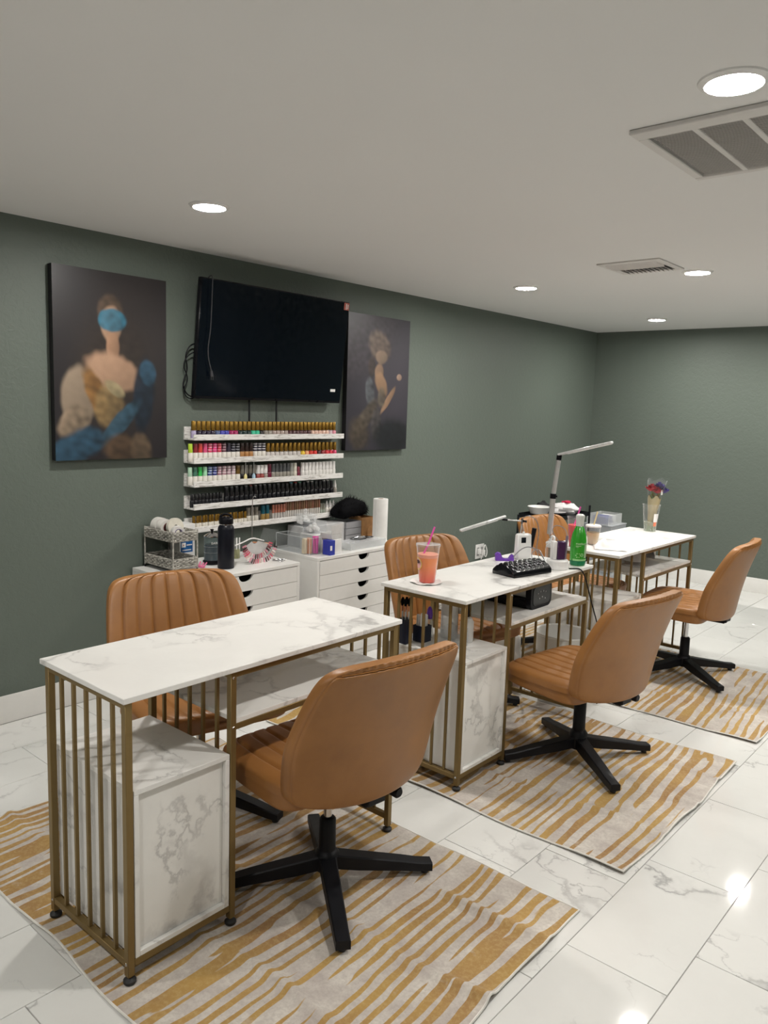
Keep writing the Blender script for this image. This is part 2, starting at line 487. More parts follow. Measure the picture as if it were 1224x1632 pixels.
m.box(0, s_, 0, 0.035, -0.008, 0, 0.002); m.box(0, s_, s_ - 0.035, s_, -0.008, 0, 0.002)
m.box(0, 0.035, 0.035, s_ - 0.035, -0.008, 0, 0.002); m.box(s_ - 0.035, s_, 0.035, s_ - 0.035, -0.008, 0, 0.002)
m.build('frame', GRILLE, t)
M().box(0.02, s_ - 0.02, 0.02, s_ - 0.02, -0.001, -0.0004).build('duct_shade', GRDARK, t)  # dark sheet again, its colour standing for shade behind the slats
sl = M().box(-0.135, 0.135, -0.011, 0.011, -0.0008, 0.0008, m=Matrix.Rotation(R(-40), 4, 'X')).mesh('slat', GRILLE)
for i in range(5): inst('slat', sl, t, (s_ / 2, 0.055 + i * 0.024, -0.009))
sl2 = M().box(-0.011, 0.011, -0.06, 0.06, -0.0008, 0.0008, m=Matrix.Rotation(R(40), 4, 'Y')).mesh('slat', GRILLE)
for i in range(11): inst('slat', sl2, t, (0.05 + i * 0.024, 0.24, -0.009))

# ------------------------------------------------------------------ rugs
def rug(x0, x1, y0, y1, seed, label, creases, flat):
    t = thing('area_rug', label, 'rug', ((x0 + x1) / 2, (y0 + y1) / 2, 0), 0, 'gold striped rugs under the desks')
    cx, cy = (x0 + x1) / 2, (y0 + y1) / 2; w, h = x1 - x0, y1 - y0
    rr = random.Random(seed); ph = [rr.uniform(0, 6.28) for _ in range(8)]
    def hgt(x, y):
        z = 0.0
        for yc, sl, amp in creases:
            d = y - yc - sl * (x - cx) - 0.012 * math.sin(x * 9 + yc * 20)
            z += amp * math.exp(-(d / 0.020) ** 2) * (0.65 + 0.35 * math.sin(x * 13 + ph[0] + yc * 7))
        z += 0.0022 * (1 + math.sin(x * 11 + ph[1]) * math.sin(y * 9 + ph[2]))
        k = 1.0
        for fx, fy, fr in flat:
            d2 = ((x - fx) ** 2 + (y - fy) ** 2) / fr ** 2
            k *= 1 - math.exp(-d2)
        e = min(x - x0, x1 - x, y - y0, y1 - y)
        lift = 0.008 * math.exp(-(e / 0.035) ** 2) * max(0, math.sin((x + y * 1.3) * 8.5 + ph[3]))
        return (z + lift) * k
    def edge(x, y):
        ax = 0.006 * math.sin(y * 6 + ph[4]) + 0.004 * math.sin(y * 15 + ph[5]); ay = 0.006 * math.sin(x * 5 + ph[6]) + 0.004 * math.sin(x * 13 + ph[7])
        return x + ax, y + ay
    nx, ny = 150, 100
    us = [x0 + w * i / nx for i in range(nx + 1)]; ws = [y0 + h * j / ny for j in range(ny + 1)]
    TH = 0.0045
    def top(u, v): X, Y = edge(u, v); return (X - cx, Y - cy, hgt(u, v) + TH)
    def bot(u, v): X, Y = edge(u, v); return (X - cx, Y - cy, hgt(u, v) + 0.0006)
    M().sheet(top, bot, us, ws).build('pile', mat_rug(seed), t, angle=60)
    rim = [(u, y0) for u in us] + [(x1, v) for v in ws[1:]] + [(u, y1) for u in us[::-1][1:]] + [(x0, v) for v in ws[::-1][1:-1]]
    pts = []
    for u, v in rim: X, Y = edge(u, v); pts.append((X - cx, Y - cy, hgt(u, v) + 0.0033))
    M().tube(pts, 0.0034, 6, closed=True).build('hem', HEM, t)
    return t
feet = lambda dy: [(fx, fy + dy, 0.07) for fx in (1.51, 1.91) for fy in (-0.78, -0.453, 0.25)]
rug(0.85, 2.632, -0.843, 0.312, 3, 'gold striped rug under the nearest desk, creased', [(-0.55, 0.08, 0.016), (-0.27, 0.10, 0.017), (0.035, 0.11, 0.019)], feet(0) + [(x_, y_, 0.06) for x_, y_ in ((1.594, 0.018), (1.152, 0.224), (0.946, -0.218), (1.388, -0.424))] + [(1.96, -0.1, 0.16), (2.27, -0.34, 0.08), (2.19, 0.14, 0.08)])
rug(0.85, 2.65, 0.600, 1.752, 8, 'gold striped rug under the middle desk with the drinks cup', [(0.88, 0.06, 0.012), (1.18, 0.07, 0.013), (1.47, 0.05, 0.012)], feet(1.4536) + [(x_, y_, 0.06) for x_, y_ in ((1.604, 1.642), (1.118, 1.684), (1.076, 1.198), (1.562, 1.156))] + [(2.1, 1.3, 0.2), (2.4, 1.12, 0.08), (2.29, 1.6, 0.08)])
rug(0.85, 2.645, 2.035, 3.175, 12, 'gold striped rug under the farthest desk', [(2.33, 0.05, 0.008), (2.62, 0.05, 0.008), (2.90, 0.05, 0.008)], feet(2.864) + [(x_, y_, 0.06) for x_, y_ in ((1.63, 2.90), (1.16, 3.03), (1.03, 2.56), (1.50, 2.43))] + [(2.03, 2.8, 0.2), (2.387, 2.577, 0.08)])

# ------------------------------------------------------------------ manicure desks
DL, DW, DH = 1.0714, 0.4355, 0.78
FLOORZ = 0.006
def make_desk(label):
    t = thing('manicure_desk', label, 'desk', (0, 0, 0), 0, 'marble topped manicure desks')
    M().box(0, DW, 0, DL, DH - 0.015, DH, 0.0015).build('tabletop', TOP, t)
    a = 0.02; yi = 0.347
    post = M().box(-0.010, 0.010, -0.010, 0.010, 0.022 - 0.002, DH - 0.015, 0.0015).mesh('post', GOLD)
    foot = M().lathe([(0.0, 0.0), (0.015, 0.0), (0.017, 0.003), (0.017, 0.009), (0.012, 0.013), (0.006, 0.016), (0.006, 0.0205), (0.0, 0.0205)], n=16, close=False).mesh('foot', RUBBER, recalc=True)
    for y in (a, yi, DL - a):
        for x in (a, DW - a):
            inst('post', post, t, (x, y, 0)); inst('foot', foot, t, (x, y, 0))
    zr0, zr1 = 0.045, 0.064
    rx = M().box(a + 0.01, DW - a - 0.01, -0.009, 0.009, -0.0095, 0.0095, 0.0012).mesh('cross_rail', GOLD)
    for y in (a, yi, DL - a):
        inst('cross_rail', rx, t, (0, y, zr0 + 0.0095)); inst('cross_rail', rx, t, (0, y, DH - 0.0247))
    bar = M().box(-0.005, 0.005, -0.005, 0.005, zr1, DH - 0.034, 0.0008).mesh('bar', GOLD)
    for y in (a, yi, DL - a):
        for i in range(5): inst('bar', bar, t, (a + (DW - 2 * a) * (i + 1) / 6, y, 0))
    for x in (a, DW - a):
        M().box(x - 0.009, x + 0.009, a + 0.01, yi - 0.01, zr0, zr1, 0.0012).build('long_rail', GOLD, t)
        M().box(x - 0.009, x + 0.009, yi + 0.01, DL - a - 0.01, 0.592, 0.610, 0.0012).build('long_rail', GOLD, t)
        M().box(x - 0.009, x + 0.009, yi + 0.01, DL - a - 0.01, DH - 0.034, DH - 0.0152, 0.0012).build('long_rail', GOLD, t)
    M().box(0.008, DW - 0.012, yi + 0.0102, DL - a - 0.0102, 0.6102, 0.6245, 0.001).build('shelf', TOP, t)
    screw = M().lathe([(0, 0.0022), (0.003, 0.002), (0.0042, 0.0008), (0.0045, 0)], n=10).xf(Matrix.Rotation(PI / 2, 4, 'Y')).mesh('screw', CHROME, recalc=True)
    for y, z in ((yi, 0.601), (yi, 0.746), (DL - a, 0.601)): inst('screw', screw, t, (DW - a + 0.0101, y, z))
    sc2 = screw
    for x in (a, DW - a): inst('screw', sc2, t, (x, a - 0.0101, 0.055), (0, 0, -PI / 2))
    # cupboard between the near end and the inner frame
    b = M(); x0, x1, y0, y1, z0, z1 = a + 0.004, DW - 0.011, a + 0.0125, yi - 0.0125, 0.0645, 0.526
    M().box(x0, x1, y0, y1, z1 - 0.014, z1, 0.001).build('cupboard_top', TOP, t)
    for ys in ((y0, y0 + 0.014), (y1 - 0.014, y1)): M().box(x0, x1, *ys, z0, z1 - 0.0142, 0.001).build('cupboard_side', TOP, t)
    M().box(x0, x1, y0 + 0.0142, y1 - 0.0142, z0, z0 + 0.014, 0.001).build('cupboard_base', TOP, t)
    M().box(x1 - 0.030, x1 - 0.014, y0 + 0.0142, y1 - 0.0142, z0 + 0.0142, z1 - 0.0142, 0.001).build('door_panel', TOP, t)
    M().box(x0 + 0.004, x0 + 0.012, y0 + 0.0142, y1 - 0.0142, z0 + 0.0142, z1 - 0.0142, 0.001).build('back_panel', TOP, t)
    return t
D1 = (1.4925, -0.7999); D2 = (1.4896, 0.6537); D3 = (1.4711, 2.0642)
desk = make_desk('nearest marble manicure desk with gold bars and an empty top')
desk.location = (*D1, FLOORZ); desk.rotation_euler = (0, 0, R(0.2))
dup(desk, (*D2, FLOORZ), R(0.1), 'middle marble manicure desk with gold bars, holding the iced drink and hand rest')
dup(desk, (*D3, FLOORZ), R(-0.7), 'farthest marble manicure desk with gold bars, holding the flowers in a cup')

# ------------------------------------------------------------------ chairs
def make_chair(label):
    t = thing('salon_chair', label, 'chair', (0, 0, 0), 0, 'tan leather salon chairs')
    # edge-refined parameter lists
    inner = [-0.955 + 1.91 * i / 108 for i in range(109)]
    us = [-1, -0.997, -0.99, -0.98, -0.968] + inner + [0.968, 0.98, 0.99, 0.997, 1]
    ws = [math.sin(PI / 2 * (-1 + 2 * j / 44)) for j in range(45)]
    sq = lambda q, p: max(0.0, 1 - abs(q) ** p) ** (1 / p)
    NCH = 9
    def groove(y, W):
        ph = (y / W + 1) / 2 * NCH
        d = abs(ph - round(ph)) / NCH * 2 * W
        k = round(ph)
        if k <= 0 or k >= NCH: return 0.0
        return math.exp(-(d / 0.0055) ** 2) * 0.0085 + 0.003 * (1 - min(1, (0.5 - abs(abs(ph - math.floor(ph) - 0.5))) * 2) ** 2) * 0
    Z0, Z1 = 0.378, 0.830
    def back_pt(u, w, side):
        v = (w + 1) / 2
        Wv = 0.268 + 0.018 * math.sin(min(1, v / 0.5) * PI / 2) - 0.034 * max(0, (v - 0.4) / 0.6) ** 1.5
        p = 9.0 if w > 0 else 12.0
        y = u * Wv * sq(w, p)
        uu = y / 0.284
        zc = Z0 + (Z1 - Z0) * v - 0.004 * uu * uu * v + 0.022 * uu * uu * (1 - v)
        lean = 0.218 + 0.108 * v - 0.016 * math.sin(v * PI)
        wrap = -(0.100 - 0.050 * v) * abs(uu) ** 2.2
        th = 0.030 * sq(u, 7) * sq(w, 9)
        x = lean + wrap
        if side < 0: x -= th - groove(u * Wv, Wv) * sq(u, 12) * min(1, sq(w, 12))
        else: x += th * 0.75 + 0.0022 * math.sin(y * 250 + 1.5 * math.sin(y * 37)) * max(0, min(1, (w - 0.80) / 0.1)) * sq(w, 12) * sq(u, 12)
        return (x, y, zc)
    M().sheet(lambda u, w: back_pt(u, w, -1), lambda u, w: back_pt(u, w, 1), us, ws).build('backrest', LEA, t, angle=70, weld=True, recalc=True)
    # smooth leather panel over the rear of the backrest
    us2 = [math.sin(PI / 2 * (-1 + 2 * j / 36)) for j in range(37)]
    def pan(u, w, k):
        w2 = -0.995 + (w + 1) / 2 * 1.91
        x, y, z = back_pt(u * 0.975, w2, 1)
        return (x + (0.008 * sq(u, 10) * sq(w, 10) if k else -0.006), y, z)
    bp_ = M().sheet(lambda u, w: pan(u, w, 0), lambda u, w: pan(u, w, 1), us2, ws).build('back_panel', LEA, t, angle=70, weld=True, recalc=True)
    # stitched seam across the top of the panel
    seam = []
    for i in range(41):
        u = -0.94 + 1.88 * i / 40
        x, y, z = back_pt(u, 0.93, 1); seam.append((x + 0.0015, y, z))
    M().tube(seam, 0.0017, 6).build('seam', LEA, t)
    # seat cushion
    SX0, SX1, SW = -0.255, 0.150, 0.274
    def seat_pt(u, w, side):
        xm, xh = (SX0 + SX1) / 2, (SX1 - SX0) / 2
        x = xm + xh * w * (1 - 0.02 * u * u)
        W = SW - 0.018 * max(0, -w) ** 2
        y = u * W * sq(w, 7)
        edge = sq(u, 5) * sq(w, 6)
        v = (w + 1) / 2
        top = 0.418 + 0.046 * edge - 0.008 * math.sin(v * PI) * (1 - u * u) - 0.012 * max(0, -w - 0.55)
        bot = 0.418 - (0.040 + 0.018 * v) * sq(u, 9) * sq(w, 9)
        if side > 0: return (x, y, top - groove(u * W, W) * sq(u, 12) * sq(w, 8) * (0.9 if abs(u) < 0.8 else 0.0))
        return (x, y * (1 - 0.03 * (1 - sq(u, 9))), bot)
    M().sheet(lambda u, w: seat_pt(u, w, 1), lambda u, w: seat_pt(u, w, -1), us, ws).build('seat', LEA, t, angle=70, weld=True, recalc=True)
    pts = []
    for i in range(80):
        a_ = 2 * PI * i / 80; c, s_ = math.cos(a_), math.sin(a_)
        q = 1 / (abs(c) ** 7 + abs(s_) ** 7) ** (1 / 7)
        x, y, z = seat_pt(max(-1, min(1, c * q)), max(-1, min(1, s_ * q)), 1)
        pts.append(((SX0 + SX1) / 2 + (x - (SX0 + SX1) / 2) * 1.001, c * q * SW * 1.0, 0.4185))
    # mechanism, lever, back bracket
    m = M(); m.box(-0.10, 0.12, -0.075, 0.075, 0.352, 0.372, 0.004); m.box(-0.05, 0.05, -0.045, 0.045, 0.330, 0.353, 0.004)
    m.build('mechanism_plate', BLACK, t)
    m = M(); m.box(0.08, 0.215, -0.035, 0.035, 0.345, 0.362, 0.003); m.box(0.19, 0.225, -0.035, 0.035, 0.350, 0.374, 0.004)
    m.build('back_bracket', BLACK, t)
    M().tube([(0.02, 0.05, 0.345), (0.03, 0.16, 0.343), (0.035, 0.225, 0.336)], 0.006, 8).build('height_lever', BLACK, t)
    m = M().lathe([(0, 0), (0.014, 0), (0.018, 0.006), (0.018, 0.05), (0.013, 0.056), (0, 0.056)], n=14, close=False)
    m.xf(Matrix.Translation((0.16, 0.10, 0.35)) @ Matrix.Rotation(PI / 2, 4, 'Y')); m.build('tilt_knob', BLKPL, t, recalc=True)
    # column
    M().lathe([(0, 0.045), (0.036, 0.045), (0.040, 0.052), (0.040, 0.098), (0.032, 0.108), (0.0275, 0.112), (0.0265, 0.212), (0.022, 0.218), (0.0135, 0.220)], n=24).build('column_sleeve', BLACK, t, recalc=True)
    M().cyl((0, 0, 0.212), (0, 0, 0.352), 0.0135, n=20).build('gas_lift', CHROME, t)
    for k in range(4):
        an = PI / 2 * k
        L = 0.345
        q = M()
        sec = []
        for s_, hw, z0, z1 in ((0.03, 0.026, 0.052, 0.098), (0.10, 0.025, 0.040, 0.084), (0.24, 0.023, 0.024, 0.058), (L - 0.05, 0.022, 0.016, 0.046), (L, 0.0215, 0.012, 0.040)):
            sec.append([(s_, -hw, z0), (s_, hw, z0), (s_, hw, z1 - 0.004), (s_, hw - 0.004, z1), (s_, -hw + 0.004, z1), (s_, -hw, z1 - 0.004)])
        q.grid(sec, wrap=True)
        q.add(sec[0], [tuple(range(6))]); q.add(sec[-1], [tuple(range(6))[::-1]])
        q.xf(Matrix.Rotation(an, 4, 'Z'))
        lg = q.build('base_leg', BLACK, t, angle=30, recalc=True)
        g = M().lathe([(0, 0), (0.012, 0), (0.013, 0.004), (0.011, 0.013), (0, 0.013)], cx=L - 0.02, n=12, close=False).xf(Matrix.Rotation(an, 4, 'Z'))
        g.build('glide', RUBBER, lg, recalc=True)
    return t

def chair_at(ch, x, y, face, base, z=FLOORZ + 0.003):
    """face: rotation of the chair; base: world direction of the star base"""
    ch.location = (x, y, z); ch.rotation_euler = (0, 0, R(face))
    for o in bpy.data.objects:
        if o.parent == ch and o.name.startswith('base_leg'): o.rotation_euler = (0, 0, R(base - face))
CH = make_chair('tan leather salon chair in the foreground, its back turned, at the nearest desk')
c2 = dup(CH, label='tan leather salon chair with its back turned, at the middle desk')
c3 = dup(CH, label='tan leather salon chair at right, its back turned, at the farthest desk')
c4 = dup(CH, label='tan leather salon chair facing the camera from behind the nearest desk')
c5 = dup(CH, label='tan leather salon chair facing the camera from behind the middle desk and iced drink')
c6 = dup(CH, label='tan leather salon chair facing the camera from behind the farthest desk and silver lamp')
chair_at(CH, 1.965, -0.115, -6, 53); chair_at(c2, 2.11, 1.30, -8, 53); chair_at(c3, 2.02, 2.80, 4.5, 55)
chair_at(c4, 1.27, -0.10, 180 - 15, 20); chair_at(c5, 1.34, 1.42, 180 - 10, 40); chair_at(c6, 1.33, 2.73, 180 - 2, 30)

for o in bpy.data.objects:
    if o.parent == c2:
        if o.name.startswith('column_sleeve'): o.scale = (1, 1, 1.25); o.location.z = -0.012
        elif not o.name.startswith('base_leg'): o.location.z -= 0.038

# ------------------------------------------------------------------ wall: television, canvases, ledges
GLOSSBLK = plain('screen_glass', (0.0025, 0.0045, 0.008), 0.12, spec=0.4, var=0.02)
t = thing('television', 'large black wall television above the polish ledges, tilted downward', 'television', (0.1025, 1.2835, 1.8385))
TWD, THT = 1.109, 0.626
tilt = Matrix.Rotation(R(6.0), 4, 'Y')
M().box(-0.028, 0.0, -TWD / 2, TWD / 2, -THT / 2, THT / 2, 0.003).xf(tilt).build('bezel', BLKPL, t)
M().box(0.0, 0.0022, -TWD / 2 + 0.007, TWD / 2 - 0.007, -THT / 2 + 0.014, THT / 2 - 0.007, 0.0005).xf(tilt).build('screen', GLOSSBLK, t)
m = M(); m.box(-0.060, -0.0282, -TWD / 2 + 0.18, TWD / 2 - 0.18, -THT / 2 + 0.04, THT / 2 - 0.20, 0.012)
m.xf(tilt).build('rear_housing', BLKPL, t)
m = M(); m.box(-0.102, -0.062, -0.26, 0.26, -0.15, -0.11, 0.003); m.box(-0.102, -0.062, -0.26, 0.26, 0.05, 0.09, 0.003)
m.box(-0.085, -0.058, -0.16, -0.13, -0.20, 0.13, 0.003); m.box(-0.085, -0.058, 0.09, 0.12, -0.20, 0.13, 0.003)
m.build('wall_bracket', BLACK, t)
for y in (1.14, 1.345):
    M().box(0.024 - 0.1025, 0.028 - 0.1025, y - 1.2835 - 0.006, y - 1.2835 + 0.006, 1.384 - 1.8385, -0.19, 0.001).build('pull_strap', BLACK, t)
M().box(0.0024, 0.0034, 0.455, 0.498, -0.243, -0.226, 0.0003).xf(tilt).build('white_label', PAPER, t)
ST = plain('red_sticker', srgb(170, 70, 45), 0.5)
st = M().box(0.0024, 0.0034, 0.505, 0.550, 0.262, 0.306, 0.0003).xf(tilt).build('corner_sticker', ST, t)
m = M(); m.box(0.0036, 0.0040, 0.522, 0.528, 0.266, 0.300); m.box(0.0036, 0.0040, 0.536, 0.541, 0.270, 0.296)
m.xf(tilt).build('sticker_print', PAPER, st)
m = M(); m.tube([(-0.06, -0.50, -0.02), (-0.065, -0.555, -0.03), (-0.07, -0.585, -0.09), (-0.075, -0.560, -0.16), (-0.075, -0.600, -0.24), (-0.07, -0.57, -0.30), (-0.06, -0.50, -0.31)], 0.0038, 8, smooth=3)
m.tube([(-0.06, -0.50, -0.06), (-0.065, -0.565, -0.08), (-0.07, -0.60, -0.14), (-0.075, -0.555, -0.21), (-0.075, -0.595, -0.27), (-0.07, -0.565, -0.32), (-0.06, -0.50, -0.30)], 0.0032, 8, smooth=3)
m.build('cable', BLKPL, t)
t = thing('power_cord', 'thin power cord with a two-pin plug hanging down the left of the television', 'cord', (0.145, 0.785, 1.70))
yz = [(0.0, 0.4575), (0.002, 0.40), (0.006, 0.28), (0.008, 0.18), (-0.002, 0.10), (0.004, 0.04), (0.030, -0.025)]
pts = [(0.012 + (z - 0.4575) * math.tan(R(6)) + 0.0, y, z) for y, z in yz]
pts = [(-0.03, 0.0, 0.448), (-0.012, 0, 0.4625)] + pts
GREYC = plain('grey_cord', (0.20, 0.20, 0.21), 0.3)
DKC = plain('dark_glossy_cord', (0.05, 0.05, 0.055), 0.2)
M().tube(pts, 0.0028, 8, smooth=2).build('cord', DKC, t)
px, py, pz = pts[-1]
M().cyl((px, py, pz), (px - 0.003, py + 0.006, pz - 0.028), 0.006, 0.009, n=12).build('plug', DKC, t)
m = M()
for d in (-0.0055, 0.0055): m.box(px - 0.005, px - 0.003, py + 0.007 + d - 0.0016, py + 0.007 + d + 0.0016, pz - 0.048, pz - 0.028)
m.build('pins', CHROME, t)

# canvases: generic painterly colour masses, colour stored per vertex as flat print
def vmat(name):
    a = N(name); at = a.n('ShaderNodeVertexColor'); at.layer_name = 'print'
    nz = a.noise(a.coord(), 160, 3)
    a.set(color=a.mix(a.math('MULTIPLY', nz, 0.10), at.outputs[0], (0.02, 0.018, 0.016)), rough=0.38, spec=0.45)
    a.bump(nz, 0.05, 0.001)
    return a.m
CANV = vmat('printed_canvas')
def canvas(y0, y1, z0, z1, fn, label, grpn):
    t = thing('canvas_print', label, 'picture', (0, (y0 + y1) / 2, (z0 + z1) / 2), 0, grpn)
    w, h = y1 - y0, z1 - z0
    M().box(0.001, 0.038, -w / 2, w / 2, -h / 2, h / 2, 0.002).build('stretcher_frame', plain('dark_canvas_edge', (0.012, 0.011, 0.014), 0.5), t)
    nx, nz = int(280 * w), int(280 * h)
    m = M().grid([[(0.0386, -w / 2 + w * i / nx, -h / 2 + h * j / nz) for i in range(nx + 1)] for j in range(nz + 1)])
    me = m.mesh('printed_face', CANV)
    ca = me.color_attributes.new('print', 'FLOAT_COLOR', 'POINT')
    buf = []
    for j in range(nz + 1):
        for i in range(nx + 1): buf += [*fn(i / nx, 1 - j / nz), 1.0]
    ca.data.foreach_set('color', buf)
    inst('printed_face', me, t)
from mathutils import noise as mn
def blend(a, b, k): return tuple(p + (q - p) * k for p, q in zip(a, b))
def sstep(a, b, x):
    k = min(1, max(0, (x - a) / (b - a))); return k * k * (3 - 2 * k)
def painter(bg0, bg1, ops, seed):
    def fn(u, v):
        n1 = mn.noise(Vector((u * 5 + seed, v * 5, 0))); n2 = mn.noise(Vector((u * 16, v * 16 + seed, 1))); n3 = mn.noise(Vector((u * 14 + v * 9 + seed * 2, v * 26 - u * 8, 2)))
        c = blend(bg0, bg1, sstep(0, 1, 1 - math.hypot(u - 0.62, v - 0.4) * 1.1) * 0.8 + 0.15 * n1)
        for cx, cy, rx, ry, ang, col, soft, amt in ops:
            a_ = R(ang); du, dv = u - cx, v - cy
            p = (du * math.cos(a_) + dv * math.sin(a_)) / rx; q = (-du * math.sin(a_) + dv * math.cos(a_)) / ry
            d = math.hypot(p, q) + 0.10 * n1 + 0.10 * n2
            soft *= 0.7; k = 1 - sstep(1 - soft, 1 + soft, d)
            if k > 0:
                sh = 0.78 + 0.32 * (-p * 0.6 - q * 0.4) + 0.45 * n3 * (0.15 if col[0] > 0.42 else 1)
                c = blend(c, tuple(max(0.002, x * sh * 0.74) for x in col), k * amt)
        return c
    return fn
skin = srgb(205, 165, 135); cream = srgb(176, 156, 134); och = srgb(150, 108, 58); blu = srgb(52, 88, 112); teal = srgb(60, 132, 160)
ops1 = [(0.52, 0.55, 0.34, 0.30, 0, srgb(58, 48, 40), 0.5, 0.6),
        (0.48, 0.20, 0.11, 0.085, 0, srgb(104, 84, 68), 0.3, 0.9), (0.49, 0.27, 0.085, 0.095, 0, skin, 0.25, 0.95), (0.50, 0.40, 0.055, 0.09, 0, srgb(190, 148, 118), 0.3, 0.95),
        (0.50, 0.53, 0.25, 0.10, 8, skin, 0.3, 0.95), (0.20, 0.66, 0.15, 0.16, 20, cream, 0.25, 0.95), (0.15, 0.80, 0.13, 0.08, -20, srgb(160, 140, 118), 0.3, 0.9),
        (0.34, 0.64, 0.07, 0.16, -35, och, 0.3, 0.95), (0.46, 0.72, 0.13, 0.12, 0, srgb(156, 130, 88), 0.3, 0.8), (0.52, 0.62, 0.09, 0.035, 20, srgb(170, 156, 120), 0.3, 0.9),
        (0.78, 0.64, 0.10, 0.20, 8, srgb(28, 44, 60), 0.3, 0.95), (0.82, 0.52, 0.08, 0.07, 30, blu, 0.3, 0.9), (0.56, 0.80, 0.22, 0.055, -32, srgb(58, 92, 112), 0.3, 0.95),
        (0.18, 0.93, 0.24, 0.085, -14, blu, 0.3, 0.95), (0.55, 0.94, 0.14, 0.08, 0, srgb(92, 72, 54), 0.4, 0.9), (0.75, 0.95, 0.10, 0.08, 30, srgb(110, 92, 72), 0.4, 0.8),
        (0.50, 0.25, 0.12, 0.06, 0, teal, 0.2, 0.92)]
canvas(-0.018, 0.582, 1.215, 2.113, painter(srgb(28, 25, 30), srgb(46, 40, 38), ops1, 3.3), 'larger canvas print left of the television, pale figure with blue drapery', 'canvas prints on the green wall')
gry = srgb(120, 112, 104)
ops2 = [(0.3, 0.2, 0.5, 0.2, -20, srgb(88, 80, 88), 0.6, 0.6), (0.50, 0.22, 0.17, 0.11, 10, srgb(138, 120, 108), 0.3, 0.85), (0.38, 0.38, 0.06, 0.07, 0, srgb(84, 72, 66), 0.4, 0.8),
        (0.53, 0.30, 0.09, 0.05, 0, srgb(175, 150, 128), 0.3, 0.8), (0.50, 0.42, 0.07, 0.07, 0, srgb(176, 144, 118), 0.3, 0.9), (0.54, 0.50, 0.12, 0.07, 35, srgb(184, 148, 116), 0.3, 0.9),
        (0.36, 0.57, 0.07, 0.11, -12, srgb(108, 112, 118), 0.25, 0.95), (0.66, 0.62, 0.15, 0.03, -40, srgb(182, 146, 116), 0.3, 0.9), (0.55, 0.60, 0.06, 0.08, 0, srgb(122, 112, 98), 0.4, 0.8),
        (0.30, 0.76, 0.22, 0.07, -35, srgb(104, 94, 82), 0.4, 0.9), (0.20, 0.88, 0.16, 0.12, 15, srgb(92, 82, 70), 0.45, 0.85), (0.47, 0.80, 0.08, 0.11, 5, srgb(92, 88, 86), 0.4, 0.8), (0.75, 0.9, 0.3, 0.14, 0, srgb(26, 32, 34), 0.5, 0.8), (0.84, 0.44, 0.045, 0.025, 0, srgb(190, 160, 140), 0.3, 0.9)]
canvas(1.932, 2.554, 1.2215, 2.111, painter(srgb(46, 44, 52), srgb(66, 62, 70), ops2, 8.1), 'narrower looking canvas print right of the television, grey toned figure', 'canvas prints on the green wall')

